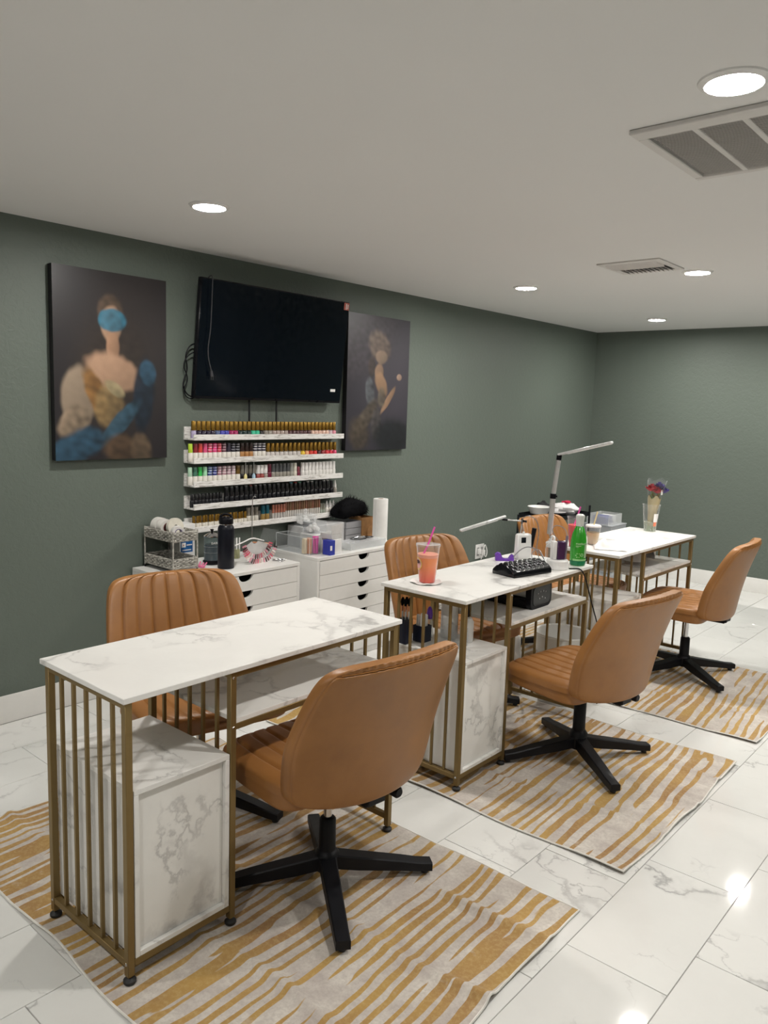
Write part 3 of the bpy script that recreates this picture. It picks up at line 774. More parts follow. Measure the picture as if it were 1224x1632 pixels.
# ledges and polish bottles
ROWN = ['topmost', 'second', 'third', 'fourth', 'lowest']
LZ = [1.305, 1.180, 1.053, 0.930, 0.806]
for i, z in enumerate(LZ):
    t = thing('wall_ledge', f'{ROWN[i]} distressed white ledge of nail polish under the television', 'ledge', (0, 1.2835, z), 0, 'white picture ledges')
    M().box(0.0005, 0.012, -0.572, 0.572, 0, 0.070, 0.001).build('back_board', WOODW, t)
    M().box(0.0122, 0.088, -0.572, 0.572, 0, 0.010, 0.001).build('base_board', WOODW, t)
    M().box(0.0882, 0.098, -0.572, 0.572, 0, 0.031, 0.001).build('front_lip', WOODW, t)
BM = {}
def polish(row, y, kind, bodyc, capc, label, x=0.058, h=1.0, band=None, name='polish_bottle'):
    z = LZ[row] + 0.0102
    key = (kind, bodyc, capc, h)
    if key not in BM:
        bm_ = plain('polish_%02x%02x%02x' % bodyc, srgb(*bodyc), 0.22, var=0.03); cm_ = plain('cap_%02x%02x%02x' % capc, srgb(*capc), 0.3, metal=0.7 if capc == GOLDC else 0.0, var=0.03)
        if kind == 'std': b = [(0.0, 0), (0.0138, 0), (0.0148, 0.002), (0.0148, 0.035), (0.0122, 0.039), (0.0075, 0.041), (0.0075, 0.0425), (0, 0.0425)]; c = [(0.0, 0.0427), (0.0124, 0.0427), (0.0129, 0.0445), (0.0123, 0.090), (0.0115, 0.0915), (0, 0.0915)]
        elif kind == 'tall': b = [(0.0, 0), (0.0132, 0), (0.0140, 0.002), (0.0140, 0.043), (0.0122, 0.047), (0, 0.047)]; c = [(0.0, 0.0472), (0.0118, 0.0472), (0.0124, 0.049), (0.0117, 0.094), (0.011, 0.0955), (0, 0.0955)]
        elif kind == 'short': b = [(0.0, 0), (0.0112, 0), (0.012, 0.002), (0.012, 0.034), (0.010, 0.039), (0, 0.039)]; c = [(0.0, 0.0392), (0.0092, 0.0392), (0.0096, 0.041), (0.0088, 0.072), (0.008, 0.0732), (0, 0.0732)]
        elif kind == 'slim': b = [(0.0, 0), (0.0095, 0), (0.0100, 0.002), (0.0100, 0.034), (0.0088, 0.038), (0, 0.038)]; c = [(0.0, 0.0382), (0.0084, 0.0382), (0.0088, 0.040), (0.0082, 0.076), (0.0076, 0.0772), (0, 0.0772)]
        elif kind == 'stick': b = [(0.0, 0), (0.0072, 0), (0.0076, 0.002), (0.0076, 0.048), (0.007, 0.050), (0, 0.050)]; c = [(0.0, 0.0502), (0.0076, 0.0502), (0.0078, 0.052), (0.0076, 0.098), (0.007, 0.0992), (0, 0.0992)]
        elif kind == 'drop': b = [(0.0, 0), (0.0135, 0), (0.0140, 0.002), (0.0140, 0.042), (0.011, 0.049), (0.006, 0.052), (0, 0.052)]; c = [(0.0, 0.0522), (0.0095, 0.0522), (0.0095, 0.066), (0.004, 0.088), (0.003, 0.096), (0, 0.096)]
        f = lambda pr: [(r, q * h) for r, q in pr]
        BM[key] = (M().lathe(f(b), n=12, close=False).mesh('polish_bottle', bm_, recalc=True), M().lathe(f(c), n=12, close=False).mesh('cap', cm_, recalc=True), max(q for r, q in c) * h, min(q for r, q in c) * h)
    mb, mc, top, cz = BM[key]
    o = inst(name, mb, None, (x, y, z)); tag(o, label, 'bottle', 'polish bottles on the %s ledge' % ROWN[row])
    c = inst('cap', mc, o)
    if band:
        if ('band', band, kind, h) not in BM:
            mm = M(); r = {'std': 0.0129, 'tall': 0.0124, 'short': 0.0096}.get(kind, 0.01)
            for k in (0.22, 0.52, 0.8): mm.lathe([(r - 0.0012, cz + (top - cz) * k), (r + 0.0003, cz + (top - cz) * k), (r + 0.0002, cz + (top - cz) * (k + 0.1)), (r - 0.0012, cz + (top - cz) * (k + 0.1))], n=12, close=False)
            BM[('band', band, kind, h)] = mm.mesh('cap_band', plain('band_%02x%02x%02x' % band, srgb(*band), 0.4), recalc=True)
        inst('cap_band', BM[('band', band, kind, h)], c)
    return o
GOLDC = (146, 112, 44)
ORD = lambda n: '%d%s' % (n, 'th' if 10 <= n % 100 <= 20 else {1: 'st', 2: 'nd', 3: 'rd'}.get(n % 10, 'th'))
def run(row, items, y0, y1, start=1, x=0.058, jit=0.0):
    n = len(items); rr = random.Random(row * 10 + start)
    for i, it in enumerate(items):
        y = y0 + (y1 - y0) * (i / max(1, n - 1)) + rr.uniform(-jit, jit)
        kind, body, cap, desc = it[:4]
        polish(row, y, kind, body, cap, f'{desc} {"polish " if "bottle" not in desc else ""}bottle, {ORD(start + i)} from the left on the {ROWN[row]} ledge'.replace('bottle bottle', 'bottle'), x, band=it[4] if len(it) > 4 else None)
g = lambda c, d: ('std', c, GOLDC, 'gold-capped ' + d)
LAV = (170, 160, 190); DP = (38, 28, 48)
run(0, [g(LAV, 'lavender')] + [g(DP, 'dark purple')] * 4 + [g((92, 104, 140), 'blue grey')] + [g((72, 74, 170), 'blue')] * 2 + [g((160, 40, 92), 'magenta')] * 2 + [g((28, 48, 46), 'dark green')] * 3 + [g((60, 190, 150), 'turquoise')] * 2 + [g((40, 30, 32), 'dark brown')] + [g((150, 142, 132), 'grey')] * 2 + [g((168, 150, 142), 'taupe')] * 4 + [g((88, 56, 58), 'plum brown')] * 6 + [g((226, 190, 172), 'peach')] * 5 + [g((214, 190, 196), 'pale pink')] + [g((226, 150, 165), 'pink')], 0.735, 1.80)
W = (226, 222, 214)
wb = lambda c, d, band=None: ('tall', W, c, d + '-capped white') + ((band,) if band else ())
run(1, [wb((176, 206, 60), 'lime'), wb((140, 44, 52), 'maroon'), wb((218, 74, 66), 'coral red'), wb((226, 92, 140), 'pink'), wb((222, 70, 110), 'rose', (236, 190, 200)), wb((228, 66, 130), 'hot pink', (236, 150, 190)), wb((206, 60, 86), 'crimson', (230, 150, 160)), wb((104, 62, 78), 'mauve', (190, 170, 176)), wb((58, 50, 66), 'dark violet'), wb((40, 40, 50), 'charcoal', (150, 150, 160)), wb((36, 36, 44), 'black', (170, 170, 176))] + [('tall', (176, 128, 78), (46, 30, 26), 'brown-capped amber')] * 3 + [wb((60, 56, 72), 'striped', (226, 224, 226))] * 3, 0.715, 1.222)
run(1, [g((206, 200, 196), 'silvery white')] * 8 + [g((232, 198, 70), 'yellow'), g((236, 168, 120), 'apricot'), g((214, 62, 50), 'red'), g((206, 50, 46), 'bright red'), g((70, 30, 34), 'dark wine'), g((150, 40, 44), 'brick red'), g((214, 60, 70), 'coral'), g((206, 44, 66), 'crimson'), g((214, 70, 110), 'raspberry')], 1.255, 1.81, 18)
run(2, [wb((170, 206, 180), 'pale green'), wb((70, 120, 100), 'teal green'), wb((60, 190, 90), 'bright green'), wb((170, 226, 186), 'mint'), wb((70, 90, 150), 'blue', (200, 210, 226)), wb((56, 64, 136), 'indigo', (190, 196, 226)), wb((176, 130, 146), 'mauve', (226, 214, 216)), wb((186, 146, 156), 'dusty pink', (230, 220, 220)), wb((182, 150, 160), 'rosy grey', (228, 220, 222)), wb((196, 170, 178), 'pale mauve', (228, 222, 222)), ('tall', W, (110, 84, 36), 'bronze-capped white')], 0.712, 1.035)
run(2, [('tall', (26, 22, 26), (116, 112, 104), 'grey-capped black')] * 4 + [('std', (150, 70, 66), (232, 230, 228), 'white-capped red')] * 2 + [('std', (150, 140, 132), (232, 230, 228), 'white-capped grey'), ('tall', (110, 30, 56), (96, 24, 46), 'wine coloured')] + [('tall', (150, 146, 136), (84, 86, 88), 'smoky-capped clear')] * 5 + [('tall', (160, 158, 148), (150, 152, 146), 'silver-capped clear'), ('tall', (216, 210, 196), (222, 220, 206), 'ivory'), ('short', (110, 34, 56), (130, 60, 72), 'small wine red')], 1.065, 1.50, 12)
run(2, [('tall', (228, 226, 222), (238, 236, 234), 'plain white')] * 10, 1.535, 1.805, 28)
# two liner brushes with long thin handles, standing in front of the third row
for y, c in ((1.075, (226, 214, 150)), (1.135, (176, 206, 226))):
    t = thing('liner_polish', 'liner polish with a tall thin brush handle, %s on the third ledge' % ('yellow label, left one' if c[0] > 200 else 'blue label, right one'), 'bottle', (0.078, y, LZ[2] + 0.0102), 0, 'liner polishes on the third ledge')
    M().lathe([(0, 0), (0.009, 0), (0.0095, 0.002), (0.0095, 0.035), (0.004, 0.048), (0, 0.048)], n=12, close=False).build('vial', plain('liner_%d' % c[0], srgb(*c), 0.3), t, recalc=True)
    M().cyl((0, 0, 0.048), (0, 0, 0.118), 0.0022, 0.0016, n=8).build('brush_handle', SILVER, t)
K = (18, 18, 22)
run(3, [('short', (34, 34, 38), K, 'short black')] * 9, 0.725, 0.915)
tops = [(150, 152, 156)] * 3 + [(40, 40, 44), (150, 152, 156), (150, 70, 70), (160, 160, 164), (150, 150, 156), (160, 160, 164), (150, 152, 156), (40, 40, 44), (150, 152, 156), (40, 40, 44), (60, 40, 44), (120, 190, 210), (190, 70, 60), (110, 180, 150), (40, 40, 44), (214, 214, 216), (214, 214, 216), (44, 44, 48), (60, 44, 54), (214, 214, 216), (214, 214, 216)]
for i, tc in enumerate(tops):
    y = 0.955 + (1.755 - 0.955) * i / (len(tops) - 1)
    o = polish(3, y, 'tall', (24, 24, 29), K, f'tall black polish bottle, {ORD(10 + i)} from the left on the fourth ledge', h=1.0)
    key = ('ctop', tc)
    if key not in BM: BM[key] = M().lathe([(0, 0.0956), (0.0094, 0.0956), (0.0094, 0.1008), (0.0086, 0.1016), (0, 0.1016)], n=12, close=False).mesh('cap_top', plain('captop_%02x%02x%02x' % tc, srgb(*tc), 0.35), recalc=True)
    inst('cap_top', BM[key], o)
polish(3, 1.79, 'tall', (24, 24, 29), K, 'tall black polish bottle beside the clear dropper bottle on the fourth ledge')
polish(3, 1.823, 'drop', (150, 144, 136), (230, 228, 224), 'clear dropper bottle with white pointed cap at right end of fourth ledge')
for i in range(18):
    polish(4, 0.735 + 0.0205 * i, 'slim', (222, 218, 208), GOLDC, f'slim gold-capped white polish bottle, {ORD(i + 1)} from the left on the lowest ledge', x=0.066 if i % 2 else 0.060)
for i in range(3): polish(4, 1.112 + 0.030 * i, 'tall', (206, 202, 192), (128, 122, 112), f'grey-capped polish bottle, {ORD(i + 1)} of three after the gold caps on the lowest ledge')
for i in range(2): polish(4, 1.222 + 0.034 * i, 'tall', (150, 122, 70), (18, 92, 108), f'large teal-capped polish bottle, {"left" if i == 0 else "right"} one of two on the lowest ledge', h=1.06)
for i in range(5): polish(4, 1.292 + 0.0215 * i, 'stick', (190, 186, 182), (168, 104, 84), f'slim rose gold polish tube, {ORD(i + 1)} of its run on the lowest ledge', x=0.07)
for i in range(16): polish(4, 1.402 + 0.0188 * i, 'stick', (196, 192, 186), ((150, 104, 84), (128, 96, 74), (142, 110, 82))[i % 3], f'slim brown-capped polish tube, {ORD(i + 1)} of the brown run on the lowest ledge', h=1.08)
for i in range(2): polish(4, 1.702 + 0.022 * i, 'slim', (160, 168, 156), (140, 140, 128), f'grey green polish bottle, {"left" if i == 0 else "right"} one before the white caps on the lowest ledge')
for i in range(3): polish(4, 1.752 + 0.030 * i, 'drop', (226, 222, 214), (236, 234, 232), f'white cone-capped bottle, {ORD(i + 1)} of three at right end of the lowest ledge', h=0.95)

# ------------------------------------------------------------------ drawer cabinets
CZ = 0.65
def cabinet(y0, y1, x1, label):
    t = thing('drawer_cabinet', label, 'cabinet', (0.02, y0, 0), 0, 'white drawer cabinets')
    w = y1 - y0; d = x1 - 0.02
    M().box(0, d, 0, w, CZ - 0.018, CZ, 0.0015).build('top_panel', LACQ, t)
    for a_, b_ in ((0, 0.018), (w - 0.018, w)): M().box(0, d - 0.001, a_, b_, 0, CZ - 0.0182, 0.001).build('side_panel', LACQ, t)
    M().box(0, 0.008, 0.0182, w - 0.0182, 0.0, CZ - 0.0182).build('back_panel', LACQ, t)
    M().box(d - 0.03, d - 0.012, 0.0182, w - 0.0182, 0.0, 0.038, 0.001).build('plinth', LACQ, t)
    M().box(d - 0.10, d - 0.085, 0.0182, w - 0.0182, 0.04, CZ - 0.0182).build('interior_shade', DARK, t)  # black sheet: shade behind the drawer cutouts, put in as colour
    n = 7; zt = CZ - 0.0215; hgt = (zt - 0.040) / n
    hw = w / 2 - 0.0205
    for i in range(n):
        z1 = zt - i * hgt; z0 = z1 - hgt + 0.0028
        poly = [(-hw, z0), (hw, z0), (hw, z1)]
        rr = 0.047
        for k in range(13):
            a_ = PI * k / 12
            poly.append((rr * math.cos(a_), z1 - 0.034 * math.sin(a_) ** 0.9))
        poly.append((-hw, z1))
        q = M()
        # split so faces stay convex-friendly: one n-gon front is triangulated by the renderer
        q.prism([(y + w / 2, z) for y, z in poly], 0.015, 'x', d - 0.0155)
        q.build('drawer_front', LACQ, t, recalc=True, angle=30)
    return t
cabinet(0.385, 1.140, 0.475, 'white drawer cabinet holding the woven rack and black water bottle')
cabinet(1.290, 2.068, 0.460, 'white drawer cabinet holding the paper towel roll and clear organizers')

# ------------------------------------------------------------------ things on the first cabinet
Zc = CZ + 0.0004
WICK = plain('grey_wicker', (0.40, 0.385, 0.345), 0.7, var=0.25, scale=60)
t = thing('woven_rack', 'two-tier grey woven basket rack with tape rolls on top', 'rack', (0.158, 0.525, Zc))
rw, rd = 0.145, 0.252     # y, x
hx, hy = rd / 2, rw / 2
for sx in (-1, 1):
    for sy in (-1, 1):
        p_ = M().cyl((sx * hx, sy * hy, 0.012), (sx * hx, sy * hy, 0.212), 0.0042, n=10).build('post', WICK, t)
        M().cyl((sx * hx, sy * hy, 0.0), (sx * hx, sy * hy, 0.0125), 0.005, n=10).build('foot', BLACK, p_)
def basket(z0, z1):
    m = M()
    for k in range(5):
        z = z0 + (z1 - z0) * (k + 0.5) / 5
        loop = []
        for (ax, ay), (bx, by) in zip([(-hx, -hy), (hx, -hy), (hx, hy), (-hx, hy)], [(hx, -hy), (hx, hy), (-hx, hy), (-hx, -hy)]):
            L = math.hypot(bx - ax, by - ay); n = max(6, int(L / 0.008)); nx_, ny_ = (by - ay) / L, -(bx - ax) / L
            for i in range(n):
                f = i / n; s_ = math.sin(f * L / 0.034 * 2 * PI + PI * k) * 0.0038
                loop.append((ax + (bx - ax) * f + nx_ * s_, ay + (by - ay) * f + ny_ * s_, z + 0.0022 * math.sin(f * 23 + k)))
        m.tube(loop, 0.0046, 6, closed=True)
    b = m.build('woven_basket', WICK, t)
    r = M()
    for z in (z0, z1): r.tube([(-hx, -hy, z), (hx, -hy, z), (hx, hy, z), (-hx, hy, z)], 0.0042, 6, closed=True)
    r.build('rim', WICK, b)
    M().box(-hx + 0.003, hx - 0.003, -hy + 0.003, hy - 0.003, z0 - 0.002, z0 + 0.003).build('basket_floor', plain('dark_wicker_floor', (0.13, 0.125, 0.11), 0.8), b)
basket(0.022, 0.068); basket(0.160, 0.205)
def ring(x, y, z, r, w, col, label, rx=0, ry=0, rz=0, hole=0.62, flange=None):
    t = thing('tape_roll', label, 'roll', (x, y, z), 0, 'tape rolls on the woven rack')
    mt = Matrix.Rotation(rz, 4, 'Z') @ Matrix.Rotation(ry, 4, 'Y') @ Matrix.Rotation(rx, 4, 'X')
    M().lathe([(r * hole, -w / 2), (r, -w / 2), (r, w / 2), (r * hole, w / 2), (r * hole, -w / 2)], n=28, close=False).xf(mt).build('roll', plain('roll_' + label[:12], col, 0.5), t, recalc=True)
    if flange: M().lathe([(r * hole * 0.8, -w / 2 - 0.0004), (r * hole * 0.98, -w / 2 - 0.0004), (r * hole * 0.98, w / 2 + 0.0004), (r * hole * 0.8, w / 2 + 0.0004), (r * hole * 0.8, -w / 2 - 0.0004)], n=24, close=False).xf(mt).build('core', plain('core_' + label[:12], flange, 0.5), t, recalc=True)
zt = Zc + 0.166
ring(0.070, 0.517, zt + 0.046, 0.044, 0.044, (0.72, 0.70, 0.66), 'white tape roll at the back left of the woven rack', ry=PI / 2, flange=(0.16, 0.05, 0.04))
ring(0.122, 0.517, zt + 0.045, 0.042, 0.040, (0.70, 0.68, 0.64), 'white tape roll with dark core in the middle of the rack', ry=PI / 2, flange=(0.03, 0.03, 0.035))
ring(0.172, 0.540, zt + 0.050, 0.047, 0.020, (0.68, 0.65, 0.56), 'large cream tape roll standing at the right of the rack', ry=PI / 2 - 0.12, hole=0.25)
ring(0.240, 0.510, zt + 0.034, 0.032, 0.036, (0.72, 0.70, 0.68), 'small white roll with purple core at the front of the rack', ry=PI / 2, rz=-0.3, flange=(0.12, 0.09, 0.2))
t = thing('product_box', 'white carton with a blue printed label behind the woven rack', 'box', (0.072, 0.657, Zc))
M().box(-0.045, 0.045, -0.052, 0.045, 0, 0.213, 0.001).build('carton', WHITEPL, t)
BLU = plain('blue_print', srgb(30, 96, 160), 0.5, var=0.2, scale=50)
lb = M().box(0.0452, 0.0456, -0.045, 0.030, 0.062, 0.135).build('blue_label', BLU, t)
m = M(); m.box(0.0458, 0.0461, -0.040, -0.014, 0.090, 0.115); m.box(0.0458, 0.0461, -0.008, 0.026, 0.098, 0.104); m.box(0.0458, 0.0461, -0.035, 0.02, 0.072, 0.077)
m.build('label_print', PAPER, lb)
M().box(0.0458, 0.0462, -0.030, -0.024, 0.099, 0.105).build('red_dot', plain('red_ink', srgb(190, 60, 60), 0.5), lb)

def wrap_text(txt, size, r, z, ang0, mat, parent, name='lettering'):
    cu = bpy.data.curves.new('txt', 'FONT'); cu.body = txt; cu.size = size; cu.extrude = 0.0002; cu.resolution_u = 2
    o = bpy.data.objects.new('txt', cu); COL.objects.link(o)
    dg = bpy.context.evaluated_depsgraph_get(); me = bpy.data.meshes.new_from_object(o.evaluated_get(dg))
    bpy.data.objects.remove(o); me.name = name
    for v in me.vertices:
        a_ = ang0 + v.co.x / r; rr = r + 0.0003 + v.co.z
        v.co = (rr * math.cos(a_), rr * math.sin(a_), z + v.co.y)
    me.materials.clear(); me.materials.append(mat)
    return inst(name, me, parent)

t = thing('disinfectant_jar', 'glass disinfectant jar with dark blue liquid behind the black water bottle', 'jar', (0.20, 0.752, Zc))
JG = clear('jar_glass', (0.88, 0.93, 0.94), 0.95)
M().lathe([(0, 0.0), (0.046, 0.0), (0.048, 0.004), (0.048, 0.018), (0.043, 0.022), (0, 0.022)], n=28, close=False).build('jar_base', BLKPL, t, recalc=True)
M().lathe([(0.0425, 0.0222), (0.0425, 0.148), (0.0405, 0.148), (0.0405, 0.0222)], n=32, close=False).build('glass', JG, t, recalc=True)
M().lathe([(0, 0.0224), (0.0400, 0.0224), (0.0400, 0.105), (0, 0.105)], n=28, close=False).build('liquid', plain('disinfectant_liquid', (0.012, 0.035, 0.05), 0.1), t, recalc=True)
ld = M().lathe([(0.0435, 0.1482), (0.0435, 0.152), (0.020, 0.166), (0.007, 0.171), (0.007, 0.168), (0.019, 0.163), (0.041, 0.150)], n=28, close=False).build('lid', CHROME, t, recalc=True)
M().lathe([(0, 0.169), (0.005, 0.169), (0.006, 0.176), (0.010, 0.184), (0.008, 0.188), (0, 0.188)], n=14, close=False).build('knob', BLKPL, ld, recalc=True)
wrap_text('BARBICIDE', 0.018, 0.0428, 0.112, R(-42), PAPER, t)
m = M()
for z in (0.064, 0.096): m.lathe([(0.0427, z), (0.0429, z), (0.0429, z + 0.001), (0.0427, z + 0.001)], n=28, close=False)
m.build('level_line', plain('pale_print', (0.5, 0.52, 0.52), 0.5), t)

NAVY = plain('navy_black_powder_coat', (0.004, 0.005, 0.010), 0.4, var=0.1, spec=0.25)
t = thing('water_bottle', 'tall black insulated water bottle with a loop lid on the white cabinet', 'bottle', (0.333, 0.742, Zc))
M().lathe([(0, 0), (0.041, 0), (0.043, 0.003), (0.043, 0.205), (0.041, 0.216), (0.034, 0.228), (0.031, 0.230), (0, 0.230)], n=36, close=False).build('body', NAVY, t, recalc=True)
M().lathe([(0.030, 0.2301), (0.0325, 0.2301), (0.0325, 0.234), (0.030, 0.234)], n=32, close=False).build('steel_collar', CHROME, t, recalc=True)
m = M().lathe([(0, 0.2342), (0.036, 0.2342), (0.0375, 0.237), (0.0375, 0.262), (0.034, 0.268), (0.014, 0.270), (0.012, 0.273), (0, 0.273)], n=32, close=False)
ld = m.build('lid', BLKPL, t, recalc=True)
M().tube([(-0.022, -0.022, 0.262), (-0.018, -0.018, 0.278), (0, 0, 0.287), (0.018, 0.018, 0.278), (0.022, 0.022, 0.262)], 0.0065, 10, smooth=2).build('loop_handle', BLKPL, ld)

def sheet_thing(name, label, cat, pts, z, mat, th=0.0006, group=None):
    cx = sum(p[0] for p in pts) / len(pts); cy = sum(p[1] for p in pts) / len(pts)
    o = M().prism([(p[0] - cx, p[1] - cy) for p in pts], th, 'z').build(name, mat, recalc=True, smooth=False)
    o.location = (cx, cy, z); return tag(o, label, cat, group)
sheet_thing('paper_sheet', 'lower white paper sheet in front of the black water bottle', 'paper', [(0.215, 0.600), (0.428, 0.605), (0.435, 0.70), (0.23, 0.70)], Zc, PAPER)
sheet_thing('paper_sheet', 'upper white paper sheet turned askew under the black water bottle', 'paper', [(0.235, 0.640), (0.405, 0.628), (0.432, 0.695), (0.272, 0.700)], Zc + 0.0008, PAPER)
PINK = plain('pink_plastic', srgb(232, 120, 160), 0.4)
t = thing('toe_separator', 'small pink foam separators lying on the white paper', 'separator', (0.245, 0.640, Zc + 0.0016), 0.3)
m = M(); m.box(-0.03, 0.03, -0.008, 0.008, 0, 0.012, 0.003)
for i in range(4): m.cyl((-0.024 + i * 0.016, 0.004, 0.007), (-0.030 + i * 0.02, 0.022, 0.022 + 0.004 * (i % 2)), 0.005, 0.004, n=10)
m.build('foam', PINK, t)

# nail tip display: a hooked stand with a fan of sample tips
t = thing('nail_display', 'hanging fan display of sample nail tips with a tall wire hook', 'nail display', (0.285, 0.955, Zc))
FAN = plain('grey_clear_fan', (0.48, 0.47, 0.46), 0.3)
m = M()
M().tube([(0, 0, 0.128), (0, 0, 0.32), (0, 0.004, 0.352), (0.004, 0.012, 0.362), (0.006, 0.02, 0.354)], 0.0022, 8, smooth=1).build('wire_hook', CHROME, t)
m = M().tube([(0, -0.115, 0.100), (0, -0.06, 0.112), (0, 0, 0.131), (0, 0.05, 0.116), (0, 0.085, 0.105)], 0.004, 8, smooth=2); m.build('hanger_arm', WHITEPL, t)
def fan(y0, z0, r0, r1, a0, a1, tiltx, name):
    q = M(); n = 20; rows = []
    for i in range(n + 1):
        a_ = R(a0 + (a1 - a0) * i / n)
        rows.append([(0.012 + tiltx * (r / r1), y0 + r * math.cos(a_), z0 + r * math.sin(a_)) for r in (r0, r1)])
    q.grid(rows); b = len(q.v); q.grid([[(x - 0.002, y, z) for x, y, z in rw_] for rw_ in rows])
    return q.build(name, FAN, t, recalc=True)
fan(0.008, 0.122, 0.022, 0.085, 200, 340, 0.02, 'fan_panel')
tipc = [srgb(220, 150, 165), srgb(196, 110, 124), srgb(230, 214, 210), srgb(120, 60, 66), srgb(214, 176, 170), srgb(70, 40, 46), srgb(206, 90, 110)]
for rw_, (rad, zc, tl, N_) in enumerate(((0.096, 0.122, 0.030, 19), (0.112, 0.105, 0.055, 21))):
    for i in range(N_):
        a_ = R(196 + (344 - 196) * i / (N_ - 1))
        c = Vector((0.018 + 0.022 + rw_ * 0.022, 0.008 + rad * math.cos(a_), max(0.010, zc + rad * math.sin(a_) * (0.95 if rw_ == 0 else 0.90))))
        mt = Matrix.Translation(c) @ Matrix.Rotation(a_ - PI / 2, 4, 'X')
        col = tipc[(i * 5 + rw_ * 3) % 7]
        M().box(-0.001, 0.001, -0.0042, 0.0042, -0.014, 0.014, 0.0009).xf(mt).build('nail_tip', plain('tip_%d' % ((i * 5 + rw_ * 3) % 7), col, 0.25), t)
t = thing('cotton_swab_jar', 'small clear tube of white sticks behind the nail tip fan', 'jar', (0.16, 0.945, Zc))
M().lathe([(0.024, 0.0), (0.024, 0.085), (0.0228, 0.085), (0.0228, 0.0)], n=20, close=False).build('clear_wall', CLEAR, t, recalc=True)
for i in range(4): M().box(-0.004 + (i % 2) * 0.01, 0.002 + (i % 2) * 0.01, -0.018 + i * 0.0105, -0.011 + i * 0.0105, 0.002, 0.115, 0.001).build('white_stick', WHITEPL, t)
M().lathe([(0, 0.001), (0.0222, 0.001), (0.0222, 0.05), (0, 0.05)], n=18, close=False).build('label_core', plain('olive_label', srgb(150, 150, 100), 0.5), t, recalc=True)
t = thing('clear_case', 'open clear plastic case with raised lid and coloured tools', 'case', (0.18, 1.075, Zc))
m = M(); m.box(-0.06, 0.07, -0.045, 0.05, 0, 0.002); m.box(-0.06, -0.058, -0.045, 0.05, 0.002, 0.03); m.box(0.068, 0.07, -0.045, 0.05, 0.002, 0.03); m.box(-0.058, 0.068, -0.045, -0.043, 0.002, 0.03); m.box(-0.058, 0.068, 0.048, 0.05, 0.002, 0.03)
m.build('case_base', CLEAR, t)
M().box(-0.06, 0.07, -0.0012, 0.0012, 0, 0.125, 0.0005).xf(Matrix.Translation((0, 0.052, 0.031)) @ Matrix.Rotation(R(-24), 4, 'X')).build('case_lid', ACRYL, t)
for i, (c, y) in enumerate([((110, 140, 200), -0.030), ((210, 90, 80), -0.015), ((230, 160, 120), 0.0), ((90, 90, 96), 0.014), ((230, 226, 220), 0.028)]):
    o = M().box(-0.05, 0.05, -0.005, 0.005, 0, 0.008, 0.002).build('nail_file', plain('file_%d' % c[0], srgb(*c), 0.5)); o.location = (0.185, 1.075 + y, Zc + 0.021 + 0.008 * (i % 3) + 0.004); o.rotation_euler = (0, R(-6), R(20 - 9 * i))
    o.location.z = Zc + 0.034 + 0.0085 * i; o.rotation_euler = (0, 0, R(-30 + 14 * i))
    tag(o, '%s nail file in the pile on the open clear case' % ['blue', 'red', 'peach', 'dark grey', 'white'][i], 'file', 'nail files on the clear case')
t = thing('nail_clippers', 'loose silver nail clippers and metal tips near the cabinet edge', 'tool', (0.375, 1.065, Zc), 0.4)
m = M(); m.box(-0.03, 0.03, -0.009, 0.0, 0, 0.005, 0.001); m.box(-0.03, 0.035, -0.008, 0.0, 0.007, 0.011, 0.001); m.cyl((0.02, -0.004, 0.0), (0.02, -0.004, 0.016), 0.003, n=10)
m.build('clipper', CHROME, t)
m = M()
for i in range(5): m.cyl((-0.02 + i * 0.011, 0.012 + (i % 2) * 0.01, 0.0065), (-0.012 + i * 0.011, 0.024 + (i % 2) * 0.012, 0.0065), 0.006, 0.005, n=10)
m.build('metal_bit', CHROME, t)

# ------------------------------------------------------------------ things on the second cabinet
def open_box(m, x0, x1, y0, y1, z0, z1, w=0.002):
    m.box(x0, x1, y0, y1, z0, z0 + w); m.box(x0, x0 + w, y0, y1, z0 + w, z1); m.box(x1 - w, x1, y0, y1, z0 + w, z1)
    m.box(x0 + w, x1 - w, y0, y0 + w, z0 + w, z1); m.box(x0 + w, x1 - w, y1 - w, y1, z0 + w, z1); return m
t = thing('acrylic_organizer', 'clear acrylic organizer holding buffers and pink sticks', 'organizer', (0.0, 0.0, Zc))
t.location = (0.225, 1.352, Zc)
open_box(M(), -0.145, 0.145, -0.042, 0.052, 0, 0.098).build('acrylic_box', ACRYL, t)
e = M()
for x in (-0.145, 0.145):
    for y in (-0.042, 0.052): e.cyl((x, y, 0), (x, y, 0.098), 0.0012, n=6)
e.tube([(-0.145, -0.042, 0.098), (0.145, -0.042, 0.098), (0.145, 0.052, 0.098), (-0.145, 0.052, 0.098)], 0.0013, 6, closed=True)
e.build('polished_edge', plain('acrylic_edge', (0.7, 0.72, 0.72), 0.2), t)
def blk(name, label, cat, x0, x1, y0, y1, z0, z1, mat, b=0.003, group=None):
    cx, cy = (x0 + x1) / 2, (y0 + y1) / 2
    o = M().box(x0 - cx, x1 - cx, y0 - cy, y1 - cy, 0, z1 - z0, b).build(name, mat); o.location = (cx, cy, z0); return tag(o, label, cat, group)
blk('buffer_block', 'cream buffer block at left in the acrylic organizer', 'buffer', 0.300, 0.330, 1.312, 1.331, Zc + 0.0022, Zc + 0.092, plain('cream_buffer', srgb(222, 206, 178), 0.8))
blk('buffer_block', 'peach buffer block beside the pink sticks', 'buffer', 0.312, 0.345, 1.333, 1.353, Zc + 0.0022, Zc + 0.094, plain('peach_buffer', srgb(206, 138, 100), 0.8))
t = thing('stick_bundle', 'bundle of bright pink nail sticks in the acrylic organizer', 'stick bundle', (0.345, 1.379, Zc + 0.0025))
HP = plain('hot_pink_plastic', srgb(236, 90, 180), 0.4)
